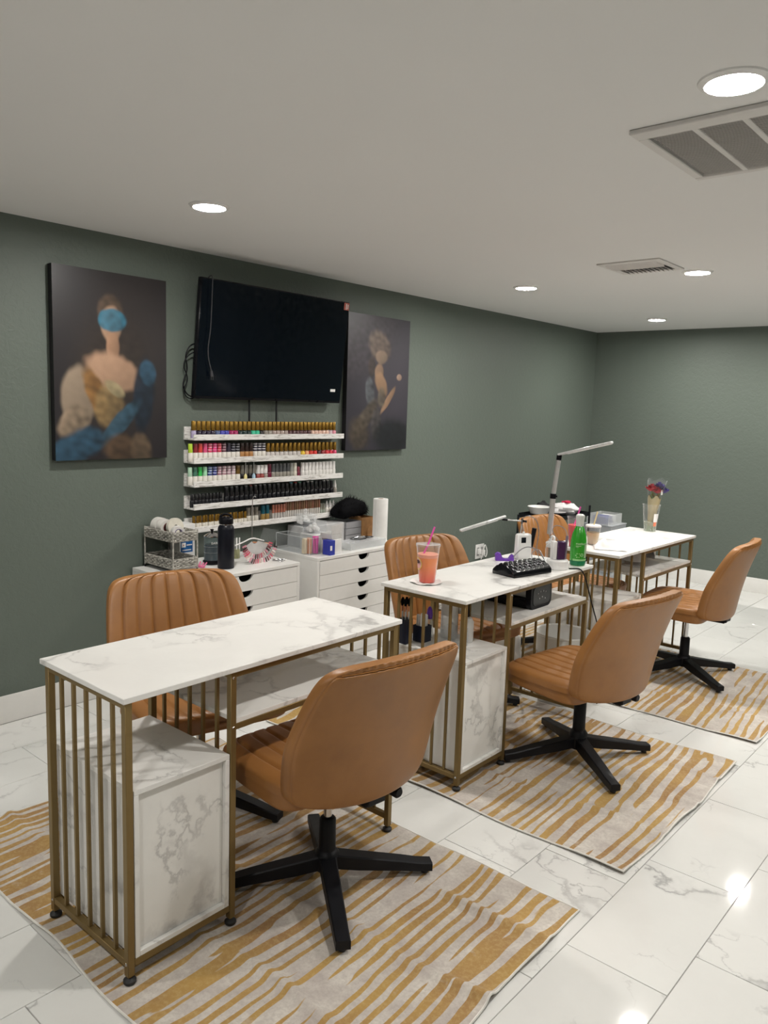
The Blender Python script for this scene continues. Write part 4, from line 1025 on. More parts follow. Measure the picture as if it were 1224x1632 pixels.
rr = random.Random(4)
stick = M().cyl((0, 0, 0), (0, 0, 0.097), 0.0024, n=8).mesh('pink_stick', HP)
for i in range(40):
    a_ = rr.uniform(0, 2 * PI); r_ = 0.0165 * math.sqrt(rr.random())
    inst('pink_stick', stick, t, (r_ * math.cos(a_) * 1.4, r_ * math.sin(a_), 0.002), (rr.uniform(-0.06, 0.06), rr.uniform(-0.06, 0.06), 0))
t = thing('product_box', 'small blue carton with a white label beside the pink sticks', 'box', (0.415, 1.413, Zc))
BB = plain('royal_blue_carton', srgb(44, 58, 160), 0.5)
M().box(-0.03, 0.03, -0.012, 0.030, 0, 0.086, 0.001).build('carton', BB, t)
M().box(0.0302, 0.0306, -0.010, 0.006, 0.028, 0.056).build('white_label', PAPER, t)
t = thing('tissue_box', 'white cube dispenser with a raised clear flap beside the blue carton', 'box', (0.375, 1.478, Zc))
M().box(-0.05, 0.055, -0.033, 0.036, 0, 0.086, 0.002).build('cube_body', WHITEPL, t)
m = M().box(-0.045, 0.050, -0.046, 0.040, 0.0865, 0.118, 0.002); m.build('drawer_tray', plain('grey_white_tray', (0.60, 0.595, 0.58), 0.4), t)
M().prism([(-0.045, 0.1185), (0.040, 0.1185), (0.050, 0.178), (-0.048, 0.165)], 0.0025, 'x', 0.048).build('raised_flap', plain('milky_flap', (0.62, 0.61, 0.60), 0.35), t, recalc=True)
def knob_jar(x, y, z, label, fill):
    t = thing('lidded_jar', label, 'jar', (x, y, z), 0, 'clear knob-lidded containers')
    open_box(M(), -0.045, 0.045, -0.055, 0.055, 0, 0.068).build('clear_wall', CLEAR, t)
    m = M(); rr = random.Random(7)
    for i in range(14):
        m2 = M().lathe([(0, -0.016), (0.012, -0.011), (0.016, 0), (0.012, 0.011), (0, 0.016)], n=10, close=False).xf(Matrix.Translation((rr.uniform(-0.026, 0.026), rr.uniform(-0.036, 0.036), rr.uniform(0.019, 0.048))))
        m.add(m2.v, m2.f)
    tag(m.build('filling', fill, t), kind='stuff')
    l = M().box(-0.047, 0.047, -0.057, 0.057, 0.0685, 0.073, 0.001).build('lid', ACRYL, t)
    M().lathe([(0, 0.0735), (0.006, 0.0735), (0.007, 0.079), (0.013, 0.086), (0.014, 0.094), (0.008, 0.103), (0, 0.104)], n=18, close=False).build('knob', clear('knob_clear', (0.95, 0.95, 0.95), 0.7), l, recalc=True)
CW = plain('cotton_white', (0.80, 0.79, 0.77), 0.95)
blk('storage_carton', 'grey white storage box behind the knob-lidded jars', 'box', 0.035, 0.175, 1.44, 1.80, Zc, Zc + 0.128, plain('grey_white_box', (0.52, 0.52, 0.52), 0.5))
o = blk('jar_riser', 'low white riser behind the acrylic organizer carrying the lidded jars', 'riser', 0.178, 0.312, 1.412, 1.545, Zc, Zc + 0.10, WHITEPL); 
knob_jar(0.245, 1.420 + 0.05, Zc + 0.1005, 'clear knob-lidded jar of cotton balls behind the organizer', CW)
knob_jar(0.125, 1.505, Zc + 0.1285, 'clear knob-lidded jar of cotton pads, standing on the grey box', CW)
t = thing('drawer_organizer', 'small clear drawer organizer beneath the black fur', 'organizer', (0.115, 1.878, Zc))
for k in range(3):
    open_box(M(), -0.07, 0.07, -0.072, 0.068, k * 0.043, k * 0.043 + 0.040).build('drawer', clear('smoky_drawer', (0.62, 0.62, 0.64), 0.6, 0.2), t)
m = M(); rr = random.Random(2)
for k in range(3):
    for i in range(5): m.box(-0.05 + i * 0.021, -0.036 + i * 0.021, -0.055 + rr.uniform(0, 0.02), 0.03 + rr.uniform(0, 0.02), k * 0.043 + 0.0025, k * 0.043 + 0.018, 0.002)
tag(m.build('contents', plain('grey_contents', (0.22, 0.20, 0.22), 0.5, var=0.3), t), kind='stuff')
KRAFT = plain('kraft_paper', srgb(168, 124, 78), 0.8, var=0.1)
t = thing('paper_bag', 'open brown kraft paper bag beside the paper towel roll', 'bag', (0.13, 2.008, Zc))
m = open_box(M(), -0.06, 0.065, -0.055, 0.052, 0, 0.145, 0.0015)
m.mapv(lambda x, y, z: (x + 0.006 * math.sin(z * 45 + y * 20), y + 0.004 * math.sin(z * 60 + x * 30), z)); m.build('bag_body', KRAFT, t)
M().prism([(-0.025, 0.075), (0.035, 0.095), (0.038, 0.02), (-0.02, 0.01)], 0.002, 'x', 0.074).build('torn_flap', KRAFT, t, recalc=True)
# black fur bundle: strands on a lumpy core
t = thing('fur_bundle', 'heap of black fur resting on the paper bag and clear drawers', 'fur', (0.125, 1.90, Zc + 0.132))
FUR = plain('black_fur', (0.004, 0.004, 0.005), 0.8, spec=0.08)
rr = random.Random(11); core = M(); strands = M()
def lump(u, v):
    a_ = u * 2 * PI; b_ = v * PI
    x = 0.060 * math.cos(a_) * math.sin(b_); y = 0.150 * math.cos(b_); z = 0.062 * math.sin(a_) * math.sin(b_)
    k = 1 + 0.22 * mn.noise(Vector((x * 22, y * 14, z * 22)))
    return (x * k, y * k, z * k + 0.060 - 0.18 * max(0, y) * 0.25 + 0.02 * math.sin((y + 0.1) * 12))
core.grid([[lump(i / 28, j / 20) for i in range(28)] for j in range(21)], wrap=True).build('fur_core', FUR, t, recalc=True)
for i in range(900):
    p = Vector(lump(rr.random(), rr.random())); n_ = (p - Vector((0, p.y * 0.7, 0.055))).normalized()
    d = (n_ + Vector((rr.uniform(-.5, .5), rr.uniform(-.2, .9), rr.uniform(-.9, .1)))).normalized(); L = rr.uniform(0.014, 0.034)
    s_ = d.orthogonal().normalized() * 0.0011
    q = p + d * L
    if q.z < 0.004: continue
    strands.add([p - s_, p + s_, q], [(0, 1, 2)])
tag(strands.build('fur_strands', FUR, t, smooth=False), kind='stuff')
sheet_thing('paper_card', 'white card lying on top of the black fur', 'card', [(0.10, 1.93), (0.15, 1.93), (0.15, 1.985), (0.10, 1.985)], Zc + 0.232, PAPER, 0.0012).rotation_euler = (R(-12), 0, 0)
t = thing('paper_towel_roll', 'tall white paper towel roll standing at the right end of the cabinet', 'paper towel', (0.29, 2.012, Zc))
M().lathe([(0.019, 0), (0.047, 0), (0.048, 0.003), (0.048, 0.272), (0.0465, 0.276), (0.019, 0.276), (0.019, 0)], n=40, close=False).build('paper', PAPER, t, recalc=True)
M().lathe([(0.0165, 0.0005), (0.0187, 0.0005), (0.0187, 0.2755), (0.0165, 0.2755), (0.0165, 0.0005)], n=24, close=False).build('core_tube', KRAFT, t, recalc=True)
M().box(-0.02, 0.012, -0.0505, -0.0485, 0.002, 0.274, 0.0004).build('loose_edge', PAPER, t)
t = thing('bead_case', 'flat clear compartment case of bits at the cabinet front edge', 'case', (0.352, 1.765, Zc))
m = open_box(M(), -0.062, 0.062, -0.155, 0.165, 0, 0.040)
for i in range(1, 6): m.box(-0.06, 0.06, -0.155 + i * 0.053, -0.1535 + i * 0.053, 0.002, 0.038)
m.box(-0.001, 0.001, -0.153, 0.163, 0.002, 0.038); m.build('case_tray', FROST, t)
M().box(-0.063, 0.063, -0.156, 0.166, 0.0402, 0.0425, 0.0008).build('case_lid', CLEAR, t)
m = M(); rr = random.Random(3)
for i in range(60): m.box(*sum(([c, c + 0.008] for c in (rr.uniform(-0.055, 0.045), rr.uniform(-0.148, 0.15))), []), 0.0025, 0.007 + rr.uniform(0, 0.012))
tag(m.build('small_bits', plain('pale_bits', (0.5, 0.5, 0.52), 0.4, var=0.3), t, smooth=False), kind='stuff')
t = thing('cable', 'coiled black cable with a silver tool on the clear compartment case', 'cable', (0.345, 1.76, Zc + 0.0428))
m = M(); pts = []
for i in range(60):
    a_ = i / 59 * 4.6 * PI; pts.append((0.034 * math.sin(a_) * (0.8 + 0.2 * math.sin(a_ * 0.6)), -0.02 + 0.075 * math.cos(a_) + 0.0012 * i, 0.0035 + 0.004 * (i / 59) + 0.006 * abs(math.sin(a_ * 0.5))))
m.tube(pts, 0.0024, 6, smooth=1).build('black_cable', BLKPL, t)
M().tube([(0.0, -0.05, 0.016), (0.01, -0.01, 0.020), (0.005, 0.04, 0.016)], [0.006, 0.009, 0.005], 10, smooth=1).build('silver_tool', CHROME, t)

# ------------------------------------------------------------------ wall outlet
t = thing('wall_outlet', 'white wall outlet with plugged adapters on the green wall behind the middle desk', 'outlet', (0, 3.61, 0.35))
M().box(0.0005, 0.006, -0.060, 0.060, -0.060, 0.060, 0.002).build('cover_plate', WHITEPL, t)
for y in (-0.028, 0.028): M().box(0.0062, 0.008, y - 0.017, y + 0.017, -0.035, 0.035, 0.001).build('socket', plain('socket_grey', (0.35, 0.35, 0.34), 0.4), t)
for y, z in ((-0.03, 0.0), (0.03, -0.012)): M().box(0.0082, 0.035, y - 0.013, y + 0.013, z - 0.02, z + 0.024, 0.004).build('plug', WHITEPL, t)
M().tube([(0.03, 0.03, -0.03), (0.05, 0.03, -0.05), (0.05, 0.045, 0.0), (0.035, 0.04, 0.05), (0.045, 0.01, 0.06), (0.05, -0.01, 0.02), (0.035, -0.02, -0.06)], 0.004, 8, smooth=2).build('cord', WHITEPL, t)

# ------------------------------------------------------------------ middle desk
ZT = FLOORZ + DH + 0.0003
def cup(name, label, x, y, z, r0, r1, h, mat, rim=True, group=None):
    t = thing(name, label, 'cup', (x, y, z), 0, group)
    M().lathe([(0, 0.001), (r0, 0.0), (r1, h), (r1 - 0.0012, h), (r0 - 0.0012, 0.0025), (0, 0.0025)], n=32, close=False).build('cup_wall', mat, t, recalc=True)
    if rim: M().tube([(r1 * math.cos(2 * PI * i / 32), r1 * math.sin(2 * PI * i / 32), h) for i in range(32)], 0.0021, 6, closed=True).build('rim', mat, t)
    return t
def drink_mat(name, lo, hi, z0, z1):
    a = N(name); sx = a.n('ShaderNodeSeparateXYZ'); a.l(a.coord(), sx.inputs[0])
    f = a.math('DIVIDE', a.math('SUBTRACT', sx.outputs[2], z0), z1 - z0, True)
    a.set(color=a.mix(a.math('ADD', f, a.math('MULTIPLY', a.math('SUBTRACT', a.noise(a.coord(), 60, 3), 0.5), 0.25), True), lo, hi), rough=0.15)
    return a.m
CX, CY = 1.622, 0.797
o = M().lathe([(0, 0.0003), (0.062, 0.0003), (0.068, 0.002), (0.068, 0.003), (0.062, 0.0014), (0, 0.0014)], n=30, close=False).mapv(lambda x, y, z: (x * (1 + 0.06 * math.sin(5 * y / 0.06)), y, z + 0.003 * max(0, math.hypot(x, y) - 0.045) / 0.023 * (1 + math.sin(6 * math.atan2(y, x))))).build('paper_napkin', PAPER, recalc=True)
o.location = (CX - 0.004, CY, ZT); tag(o, 'round white paper napkin under the iced orange drink', 'napkin')
zc_ = ZT + 0.0016
t = cup('drink_cup', 'clear plastic cup of orange iced drink with pink straw on middle desk', CX, CY, zc_, 0.0345, 0.050, 0.158, CLEAR)
M().lathe([(0, 0.003), (0.0330, 0.003), (0.0432, 0.108), (0, 0.108)], n=32, close=False).build('drink', drink_mat('orange_drink', srgb(214, 60, 40), srgb(246, 140, 70), 0.0, 0.085), t, recalc=True)
M().lathe([(0, 0.1082), (0.0433, 0.1082), (0.0445, 0.122), (0, 0.124)], n=32, close=False).build('pink_foam', plain('pink_foam', srgb(242, 160, 132), 0.4), t, recalc=True)
M().lathe([(0.0505, 0.156), (0.0515, 0.158), (0.051, 0.163), (0.044, 0.165), (0.040, 0.162), (0.010, 0.162), (0.010, 0.1632), (0.041, 0.1632), (0.0445, 0.1665), (0.0520, 0.1645), (0.0528, 0.157)], n=32, close=False).build('lid', CLEAR, t, recalc=True)
M().tube([(-0.014, -0.014, 0.118), (0.0, 0.0, 0.164), (0.016, 0.018, 0.236)], 0.0038, 10).build('straw', HP, t)
# round logo sticker on the cup's left side
def cup_patch(name, a0, zc0, hw, hh, dr, mat, parent, n=24):
    q = M(); r_ = lambda z: 0.0345 + (0.050 - 0.0345) * z / 0.158 + dr
    vs = [(r_(zc0) * math.cos(a0), r_(zc0) * math.sin(a0), zc0)]
    for i in range(n):
        b = 2 * PI * i / n; z = zc0 + hh * math.sin(b); an = a0 + hw * math.cos(b) / 0.042
        vs.append((r_(z) * math.cos(an), r_(z) * math.sin(an), z))
    q.add(vs, [(0, 1 + i, 1 + (i + 1) % n) for i in range(n)])
    return q.build(name, mat, parent, smooth=True)
A0 = R(-122)
s0 = cup_patch('logo_sticker', A0, 0.083, 0.027, 0.027, 0.0006, plain('sticker_yellow', srgb(238, 206, 110), 0.5), t)
cup_patch('logo_disc', A0, 0.083, 0.023, 0.023, 0.0009, plain('sticker_pink', srgb(226, 170, 168), 0.5), s0)
cup_patch('logo_mark', A0 + 0.1, 0.091, 0.012, 0.008, 0.0012, plain('sticker_dark', srgb(60, 24, 30), 0.5), s0)

PUR = plain('purple_plastic', srgb(108, 58, 172), 0.35)
t = thing('finger_rest', 'small purple plastic stand behind the black hand rest', 'stand', (1.572, 1.478, ZT), 0.72)
m = M(); prof_ = [(-0.048, 0), (0.048, 0), (0.050, 0.030), (0.040, 0.036), (0.030, 0.026), (0.022, 0.012), (0.004, 0.010), (-0.012, 0.016), (-0.022, 0.040), (-0.038, 0.044), (-0.050, 0.034)]
m.prism([(x_ * 0.92, z_ * 0.88) for x_, z_ in prof_], 0.034, 'y', -0.017); m.build('cradle', PUR, t, recalc=True, angle=35)
# quilted hand rest
t = thing('hand_rest', 'black quilted leather hand rest cushion on the middle desk', 'cushion', (1.787, 1.290, ZT), R(-11))
QB = plain('glossy_black_leather', (0.004, 0.004, 0.006), 0.14, var=0.1, spec=0.35)
sq = lambda q, p: max(0.0, 1 - abs(q) ** p) ** (1 / p)
NUs = [-1, -0.995, -0.985, -0.97] + [-0.955 + 1.91 * i / 128 for i in range(129)] + [0.97, 0.985, 0.995, 1]; NWs = [-1, -0.99, -0.975] + [-0.955 + 1.91 * i / 60 for i in range(61)] + [0.975, 0.99, 1]
def hr(u, w, s_):
    y = 0.128 * u; x = 0.068 * w * sq(u, 14) ** 0.4
    if s_ < 0: return (x, y, 0.004)
    z = 0.004 + (0.024 + 0.028 * math.cos(w * PI / 2)) * sq(u, 8) * sq(w, 7)
    k = sstep(0.93, 0.8, abs(w)) * sstep(0.97, 0.92, abs(u))
    tri = lambda c_: abs(math.sin(PI * c_ / 0.0315))
    return (x, y, z + k * 0.0065 * (tri(y + x) * tri(y - x)) ** 0.55 - 0.002 * k)
M().sheet(lambda u, w: hr(u, w, 1), lambda u, w: hr(u, w, -1), NUs, NWs).build('quilted_cushion', QB, t, angle=80, recalc=True)
M().box(-0.066, 0.066, -0.124, 0.124, 0.0, 0.0042, 0.001).build('base_pad', BLKPL, t)

def efile(label, x, y, rz, dark, scale=1.0):
    t = thing('nail_drill', label, 'nail drill', (x, y, ZT), rz, 'nail drill control units')
    if not dark:
        m = M().box(-0.019, 0.019, -0.040, 0.040, 0, 0.128, 0.007); m.mapv(lambda x_, y_, z_: (x_, y_ * (1.06 - 0.10 * z_ / 0.128), z_)); m.build('unit_body', WHITEPL, t)
        M().box(0.0192, 0.0205, -0.022, 0.004, 0.085, 0.112, 0.002).build('display', GLOSSBLK, t)
        M().lathe([(0, 0.128), (0.006, 0.128), (0.006, 0.138), (0, 0.139)], cy=0.0, n=12, close=False).build('socket_pin', WHITEPL, t, recalc=True)
        M().cyl((0.0, 0.046, 0.06), (0.008, 0.056, 0.155), 0.010, 0.012, n=14).build('hand_piece', BLKPL, t)
        M().box(-0.02, 0.02, 0.044, 0.062, 0.0, 0.058, 0.003).build('hand_piece_holder', CLEAR, t)
        M().tube([(0, 0, 0.136), (0.0, -0.02, 0.20), (0.0, 0.02, 0.222), (0.0, 0.075, 0.195), (0.0, 0.09, 0.12), (0.0, 0.075, 0.05), (0.01, 0.09, 0.006)], 0.0022, 6, smooth=3).build('hand_piece_cord', GREYC, t)
    else:
        M().lathe([(0, 0), (0.050, 0), (0.053, 0.003), (0.050, 0.040), (0.046, 0.044), (0, 0.044)], n=28, close=False).build('dock_base', WHITEPL, t, recalc=True)
        M().box(-0.017, 0.017, -0.034, -0.012, 0.0445, 0.132, 0.004).build('white_side', WHITEPL, t)
        M().box(-0.017, 0.019, -0.0115, 0.030, 0.0445, 0.130, 0.004).build('battery_unit', plain('dark_purple_gloss', srgb(74, 46, 84), 0.15, metal=0.3), t)
        M().lathe([(0, 0.132), (0.005, 0.132), (0.005, 0.142), (0, 0.143)], cy=-0.022, n=12, close=False).build('knob', WHITEPL, t, recalc=True)
        M().cyl((0, 0.036, 0.0445), (0, 0.042, 0.155), 0.008, 0.006, n=12).build('hand_piece', plain('silver_purple', (0.35, 0.3, 0.38), 0.2, metal=0.6), t)
        M().tube([(0, 0.0, 0.13), (-0.02, -0.03, 0.175), (-0.03, -0.01, 0.205), (-0.02, 0.04, 0.19), (0.0, 0.042, 0.155)], 0.002, 6, smooth=3).build('hand_piece_cord', GREYC, t)
efile('white nail drill control unit with a black display behind the hand rest', 1.612, 1.580, R(-28), False)
efile('purple nail drill unit standing in a round white dock by the green bottle', 1.845, 1.508, R(-35), True)

# green spray bottle
GB = plain('green_bottle_plastic', srgb(48, 150, 40), 0.18, var=0.05, coat=0.2)
t = thing('soap_bottle', 'green bottle with frosted white cap at the corner of the middle desk', 'bottle', (1.868, 1.665, ZT), R(0))
M().lathe([(0, 0.0), (0.033, 0.0), (0.036, 0.004), (0.0375, 0.03), (0.0385, 0.085), (0.0375, 0.120), (0.033, 0.150), (0.024, 0.175), (0.019, 0.186), (0.0175, 0.190), (0, 0.190)], n=36, close=False).build('bottle_body', GB, t, recalc=True)
M().lathe([(0.0365, 0.003), (0.0383, 0.024), (0.0380, 0.0245), (0.0362, 0.0035)], n=36, close=False).build('dark_green_foot', plain('dark_green', srgb(20, 110, 70), 0.3), t, recalc=True)
M().lathe([(0, 0.1905), (0.0175, 0.1905), (0.0190, 0.215), (0.0215, 0.236), (0.0205, 0.242), (0.012, 0.248), (0, 0.249)], n=28, close=False).build('cap', plain('frosted_cap', (0.60, 0.62, 0.58), 0.4), t, recalc=True)
PG = plain('pale_green_print', srgb(190, 222, 176), 0.5); PG2 = plain('soft_green_print', srgb(128, 190, 112), 0.5)
wrap_text('method', 0.0165, 0.0388, 0.104, R(-82), PG, t)
def bpatch(a0, a1, z0, z1, mat, name, par, dr=0.0005, rr_=0.0386):
    q = M(); q.grid([[((rr_ + dr) * math.cos(R(a0 + (a1 - a0) * i / 10)), (rr_ + dr) * math.sin(R(a0 + (a1 - a0) * i / 10)), z) for i in range(11)] for z in (z0, z1)])
    return q.build(name, mat, par)
bpatch(-82, -44, 0.097, 0.099, PG, 'print_line', t); bpatch(-82, -60, 0.092, 0.0935, PG, 'print_line', t)
bpatch(-16, 8, 0.040, 0.104, plain('grey_green_label', srgb(150, 176, 140), 0.5), 'side_label', t)
bpatch(-100, 30, 0.0255, 0.034, plain('pale_green_band', srgb(140, 196, 130), 0.5), 'lower_band', t, rr_=0.0384)
q = M()
for a0, z0, r_ in ((-62, 0.052, 0.010), (-36, 0.055, 0.006)):
    for k in range(6):
        b = PI / 3 * k; an = R(a0) + r_ * math.cos(b) / 0.0388; z = z0 + r_ * math.sin(b)
        for dz in (0,):
            c = []
            for i in range(8):
                g_ = 2 * PI * i / 8; a2 = an + 0.0034 * math.cos(g_) / 0.0388
                c.append((0.0393 * math.cos(a2), 0.0393 * math.sin(a2), z + 0.0034 * math.sin(g_)))
            q.add(c, [tuple(range(8))])
q.build('flower_print', PG2, t, smooth=False)

# lamps
def bar_lamp(label, base, joints, tip, r, head_w, on):
    t = thing('desk_lamp', label, 'lamp', base, 0, 'clamp-on bar lamps')
    b = Vector(base)
    m = M(); m.box(-0.02, 0.03, -0.018, 0.018, 0.0004, 0.012, 0.002); m.cyl((0, 0, 0.012), (0, 0, 0.030), 0.009, n=14)
    m.build('clamp', WHITEPL, t)
    P = [Vector(q) - b for q in joints]
    T = Vector(tip) - b
    M().cyl((0, 0, 0.03), P[0], 0.0045, n=10).build('lower_rod', CHROME, t)
    for i in range(len(P) - 1):
        M().cyl(P[i], P[i + 1], r[i], r[i], n=20).build('arm_tube', SILVER, t)
    for i in range(1, len(P)):
        d = (P[i] - P[i - 1]).normalized()
        j = M().cyl(P[i] - d * 0.014, P[i] + d * 0.014, r[i - 1] + 0.0022, n=18).build('joint', BLKPL, t)
        if i < len(P) - 1: M().cyl(P[i], P[i] + Vector((0.024, 0.006, 0)), 0.006, n=10).build('knob', BLKPL, j)
    d = (T - P[-1]); L = d.length; d.normalize()
    q = Matrix.Translation(P[-1] + Vector((0, 0, 0.016))) @ d.to_track_quat('X', 'Z').to_matrix().to_4x4()
    M().box(-0.004, L, -head_w, head_w, -0.006, 0.007, 0.004).xf(q).build('head_bar', plain('pale_aluminium', (0.74, 0.74, 0.74), 0.3, metal=0.25, var=0.02), t)
    M().box(0.05, L - 0.006, -head_w * 0.7, head_w * 0.7, -0.0085, -0.0062, 0.0005).xf(q).build('diffuser', plain('lamp_diffuser', (0.82, 0.82, 0.80), 0.4), t)
    return t, q, L
bar_lamp('tall silver jointed bar lamp clamped to the farthest desk corner', (1.478, 2.10, ZT), [(1.470, 2.10, 0.842), (1.478, 2.10, 1.055), (1.500, 2.10, 1.270)], (1.80, 2.105, 1.352), [0.0150, 0.0125], 0.016, False)
t, q_, L_ = bar_lamp('low thin silver bar lamp reaching left from the middle desk rear corner', (1.52, 1.70, ZT), [(1.52, 1.70, 0.86), (1.522, 1.71, 0.955), (1.45, 1.66, 0.958)], (1.354, 1.40, 0.898), [0.0035, 0.0035], 0.0075, False)
# cord hanging from the desk to the floor, and cord loops on the desk
t = thing('cable', 'black cable running off the middle desk edge down to the floor', 'cable', (1.90, 1.57, ZT))
M().tube([(-0.005, -0.04, 0.004), (0.015, -0.02, 0.0045), (0.030, 0.01, 0.002), (0.036, 0.05, -0.04), (0.040, 0.12, -0.17), (0.05, 0.19, -0.30), (0.05, 0.25, -0.42), (0.03, 0.31, -0.60), (0.01, 0.33, -0.755)], 0.0032, 8, smooth=3).build('black_cable', BLKPL, t)
t = thing('cable', 'tangled grey cable looping behind the hand rest', 'cable', (1.70, 1.50, ZT))
m = M(); m.tube([(-0.10, 0.0, 0.003), (-0.06, -0.02, 0.05), (-0.02, 0.0, 0.085), (0.02, 0.03, 0.07), (0.05, 0.06, 0.02), (0.02, 0.09, 0.003)], 0.0026, 6, smooth=3)
m.tube([(0.06, 0.05, 0.003), (0.02, 0.10, 0.02), (-0.02, 0.12, 0.06), (-0.05, 0.10, 0.04), (-0.02, 0.06, 0.003), (0.06, 0.0, 0.003)], 0.0022, 6, smooth=3)
m.build('grey_cable', GREYC, t)
t = thing('clear_dispenser', 'small clear plastic dispenser behind the nail drill dock', 'dispenser', (1.735, 1.640, ZT))
M().lathe([(0, 0.0005), (0.026, 0.0005), (0.028, 0.06), (0.022, 0.10), (0.012, 0.112), (0.010, 0.112), (0.020, 0.098), (0.026, 0.06), (0.024, 0.002), (0, 0.002)], n=24, close=False).build('clear_body', CLEAR, t, recalc=True)
M().tube([(0, 0, 0.11), (0.0, 0.0, 0.128), (0.02, -0.02, 0.130), (0.034, -0.03, 0.122)], 0.005, 8, smooth=1).build('white_spout', WHITEPL, t)

# device on the middle desk's shelf
ZS = FLOORZ + 0.6245 + 0.0004
t = thing('nail_dryer', 'black nail dryer with grey top on the shelf of the middle desk', 'nail dryer', (1.735, 1.340, ZS))
def rrect(w, h, r, n=6, z=0):
    o = []
    for cx, cy, a0 in ((w / 2 - r, r + z, -90), (w / 2 - r, z + h - r, 0), (-w / 2 + r, z + h - r, 90), (-w / 2 + r, z + r, 180)):
        for i in range(n + 1): o.append((cx + r * math.cos(R(a0 + 90 * i / n)), cy + r * math.sin(R(a0 + 90 * i / n))))
    return o
M().prism(rrect(0.185, 0.118, 0.032), 0.028, 'x', 0.102).build('end_cap', BLKPL, t, recalc=True)
M().prism(rrect(0.185, 0.118, 0.032), 0.055, 'x', -0.130).build('end_cap', BLKPL, t, recalc=True)
M().prism(rrect(0.176, 0.045, 0.016), 0.177, 'x', -0.075).build('lower_body', BLKPL, t, recalc=True)
M().prism(rrect(0.150, 0.058, 0.024, z=0.0455), 0.177, 'x', -0.075).build('grey_top', plain('grey_plastic', (0.46, 0.45, 0.43), 0.4), t, recalc=True)
M().prism(rrect(0.150, 0.088, 0.024, z=0.015), 0.002, 'x', 0.1302).build('vent_face', plain('dark_gloss', (0.006, 0.006, 0.007), 0.2), t, recalc=True)
m = M()
for i, (y, z) in enumerate([(-0.035, 0.07), (-0.012, 0.076), (0.012, 0.076), (0.034, 0.07), (-0.02, 0.045), (0.03, 0.04), (0.004, 0.05)]): m.cyl((0.1323, y, z), (0.1332, y, z), 0.0035, n=10)
m.build('indicator', plain('pale_dot', (0.4, 0.4, 0.4), 0.3), t)
# things on the cupboard of the middle desk
ZB = FLOORZ + 0.526 + 0.0004
NV = plain('navy_plastic', (0.006, 0.010, 0.028), 0.4)
def holder(x, y, w, h, label):
    t = thing('brush_holder', label, 'holder', (x, y, ZB), 0, 'navy brush holders in the middle desk')
    open_box(M(), -w, w, -w, w, 0, h, 0.003).build('pot', NV, t); return t
h1 = holder(1.580, 0.715, 0.022, 0.105, 'tall navy holder of makeup brushes behind the desk bars')
for i in range(6):
    a_ = i * 1.05; bx, by = 1.580 + 0.010 * math.cos(a_), 0.715 + 0.010 * math.sin(a_)
    t = thing('makeup_brush', 'black tipped makeup brush in the tall navy holder, %s' % ['right front', 'right rear', 'middle rear', 'left rear', 'left front', 'middle front'][i], 'brush', (bx, by, ZB + 0.0035), 0, 'brushes in the tall navy holder')
    tx, ty = 0.006 * math.cos(a_), 0.006 * math.sin(a_)
    M().cyl((0, 0, 0), (tx, ty, 0.135), 0.0026, n=8).build('handle', SILVER, t)
    M().cyl((tx, ty, 0.135), (tx * 1.2, ty * 1.2, 0.158), 0.0034, n=8).build('ferrule', plain('copper_ferrule', srgb(190, 130, 100), 0.3, metal=0.6), t)
    M().lathe([(0, 0.158), (0.0042, 0.158), (0.0075, 0.175), (0.005, 0.188), (0, 0.191)], cx=tx * 1.2, cy=ty * 1.2, n=10, close=False).build('bristles', FUR, t, recalc=True)
h2 = holder(1.612, 0.790, 0.028, 0.070, 'short navy holder of white tubes behind the desk bars')
for i in range(5):
    o = M().lathe([(0, 0), (0.0075, 0), (0.0078, 0.003), (0.0078, 0.108), (0.006, 0.112), (0, 0.112)], n=12, close=False).build('white_tube', WHITEPL, recalc=True)
    o.location = (1.612 + [-0.012, 0.008, 0.012, -0.010, 0.0][i], 0.790 + [-0.014, -0.013, 0.010, 0.012, 0.0][i] * 1.0, ZB + 0.0034); tag(o, 'slim white tube in the short navy holder, at its %s' % ['near left', 'near right', 'far right', 'far left', 'middle'][i], 'tube', 'white tubes in the short navy holder')
t = thing('small_bottle', 'small bottle with purple cap behind the middle desk bars', 'bottle', (1.600, 0.855, ZB))
M().lathe([(0, 0), (0.016, 0), (0.017, 0.003), (0.017, 0.07), (0.012, 0.082), (0, 0.082)], n=18, close=False).build('bottle_body', FROST, t, recalc=True)
M().lathe([(0, 0.0824), (0.012, 0.0824), (0.014, 0.10), (0.010, 0.125), (0.005, 0.135), (0, 0.135)], n=16, close=False).build('cap', PUR, t, recalc=True)
t = thing('clear_box', 'clear acrylic box on the cupboard inside the middle desk', 'box', (1.740, 0.830, ZB))
open_box(M(), -0.05, 0.05, -0.045, 0.045, 0, 0.075).build('clear_wall', ACRYL, t)
t = thing('small_roll', 'upright white roll on the cupboard inside the middle desk', 'roll', (1.655, 0.925, ZB))
M().lathe([(0.012, 0), (0.036, 0), (0.037, 0.003), (0.037, 0.15), (0.036, 0.152), (0.012, 0.152), (0.012, 0)], n=26, close=False).build('paper', PAPER, t, recalc=True)
t = thing('white_bottle', 'white squeeze bottle with dark nozzle inside the middle desk', 'bottle', (1.745, 0.930, ZB))
M().lathe([(0, 0), (0.027, 0), (0.029, 0.004), (0.029, 0.085), (0.020, 0.102), (0.010, 0.106), (0, 0.106)], n=22, close=False).build('bottle_body', WHITEPL, t, recalc=True)
m = M().lathe([(0, 0.1064), (0.009, 0.1064), (0.008, 0.13), (0.004, 0.16), (0, 0.162)], n=14, close=False); m.build('nozzle', BLKPL, t, recalc=True)

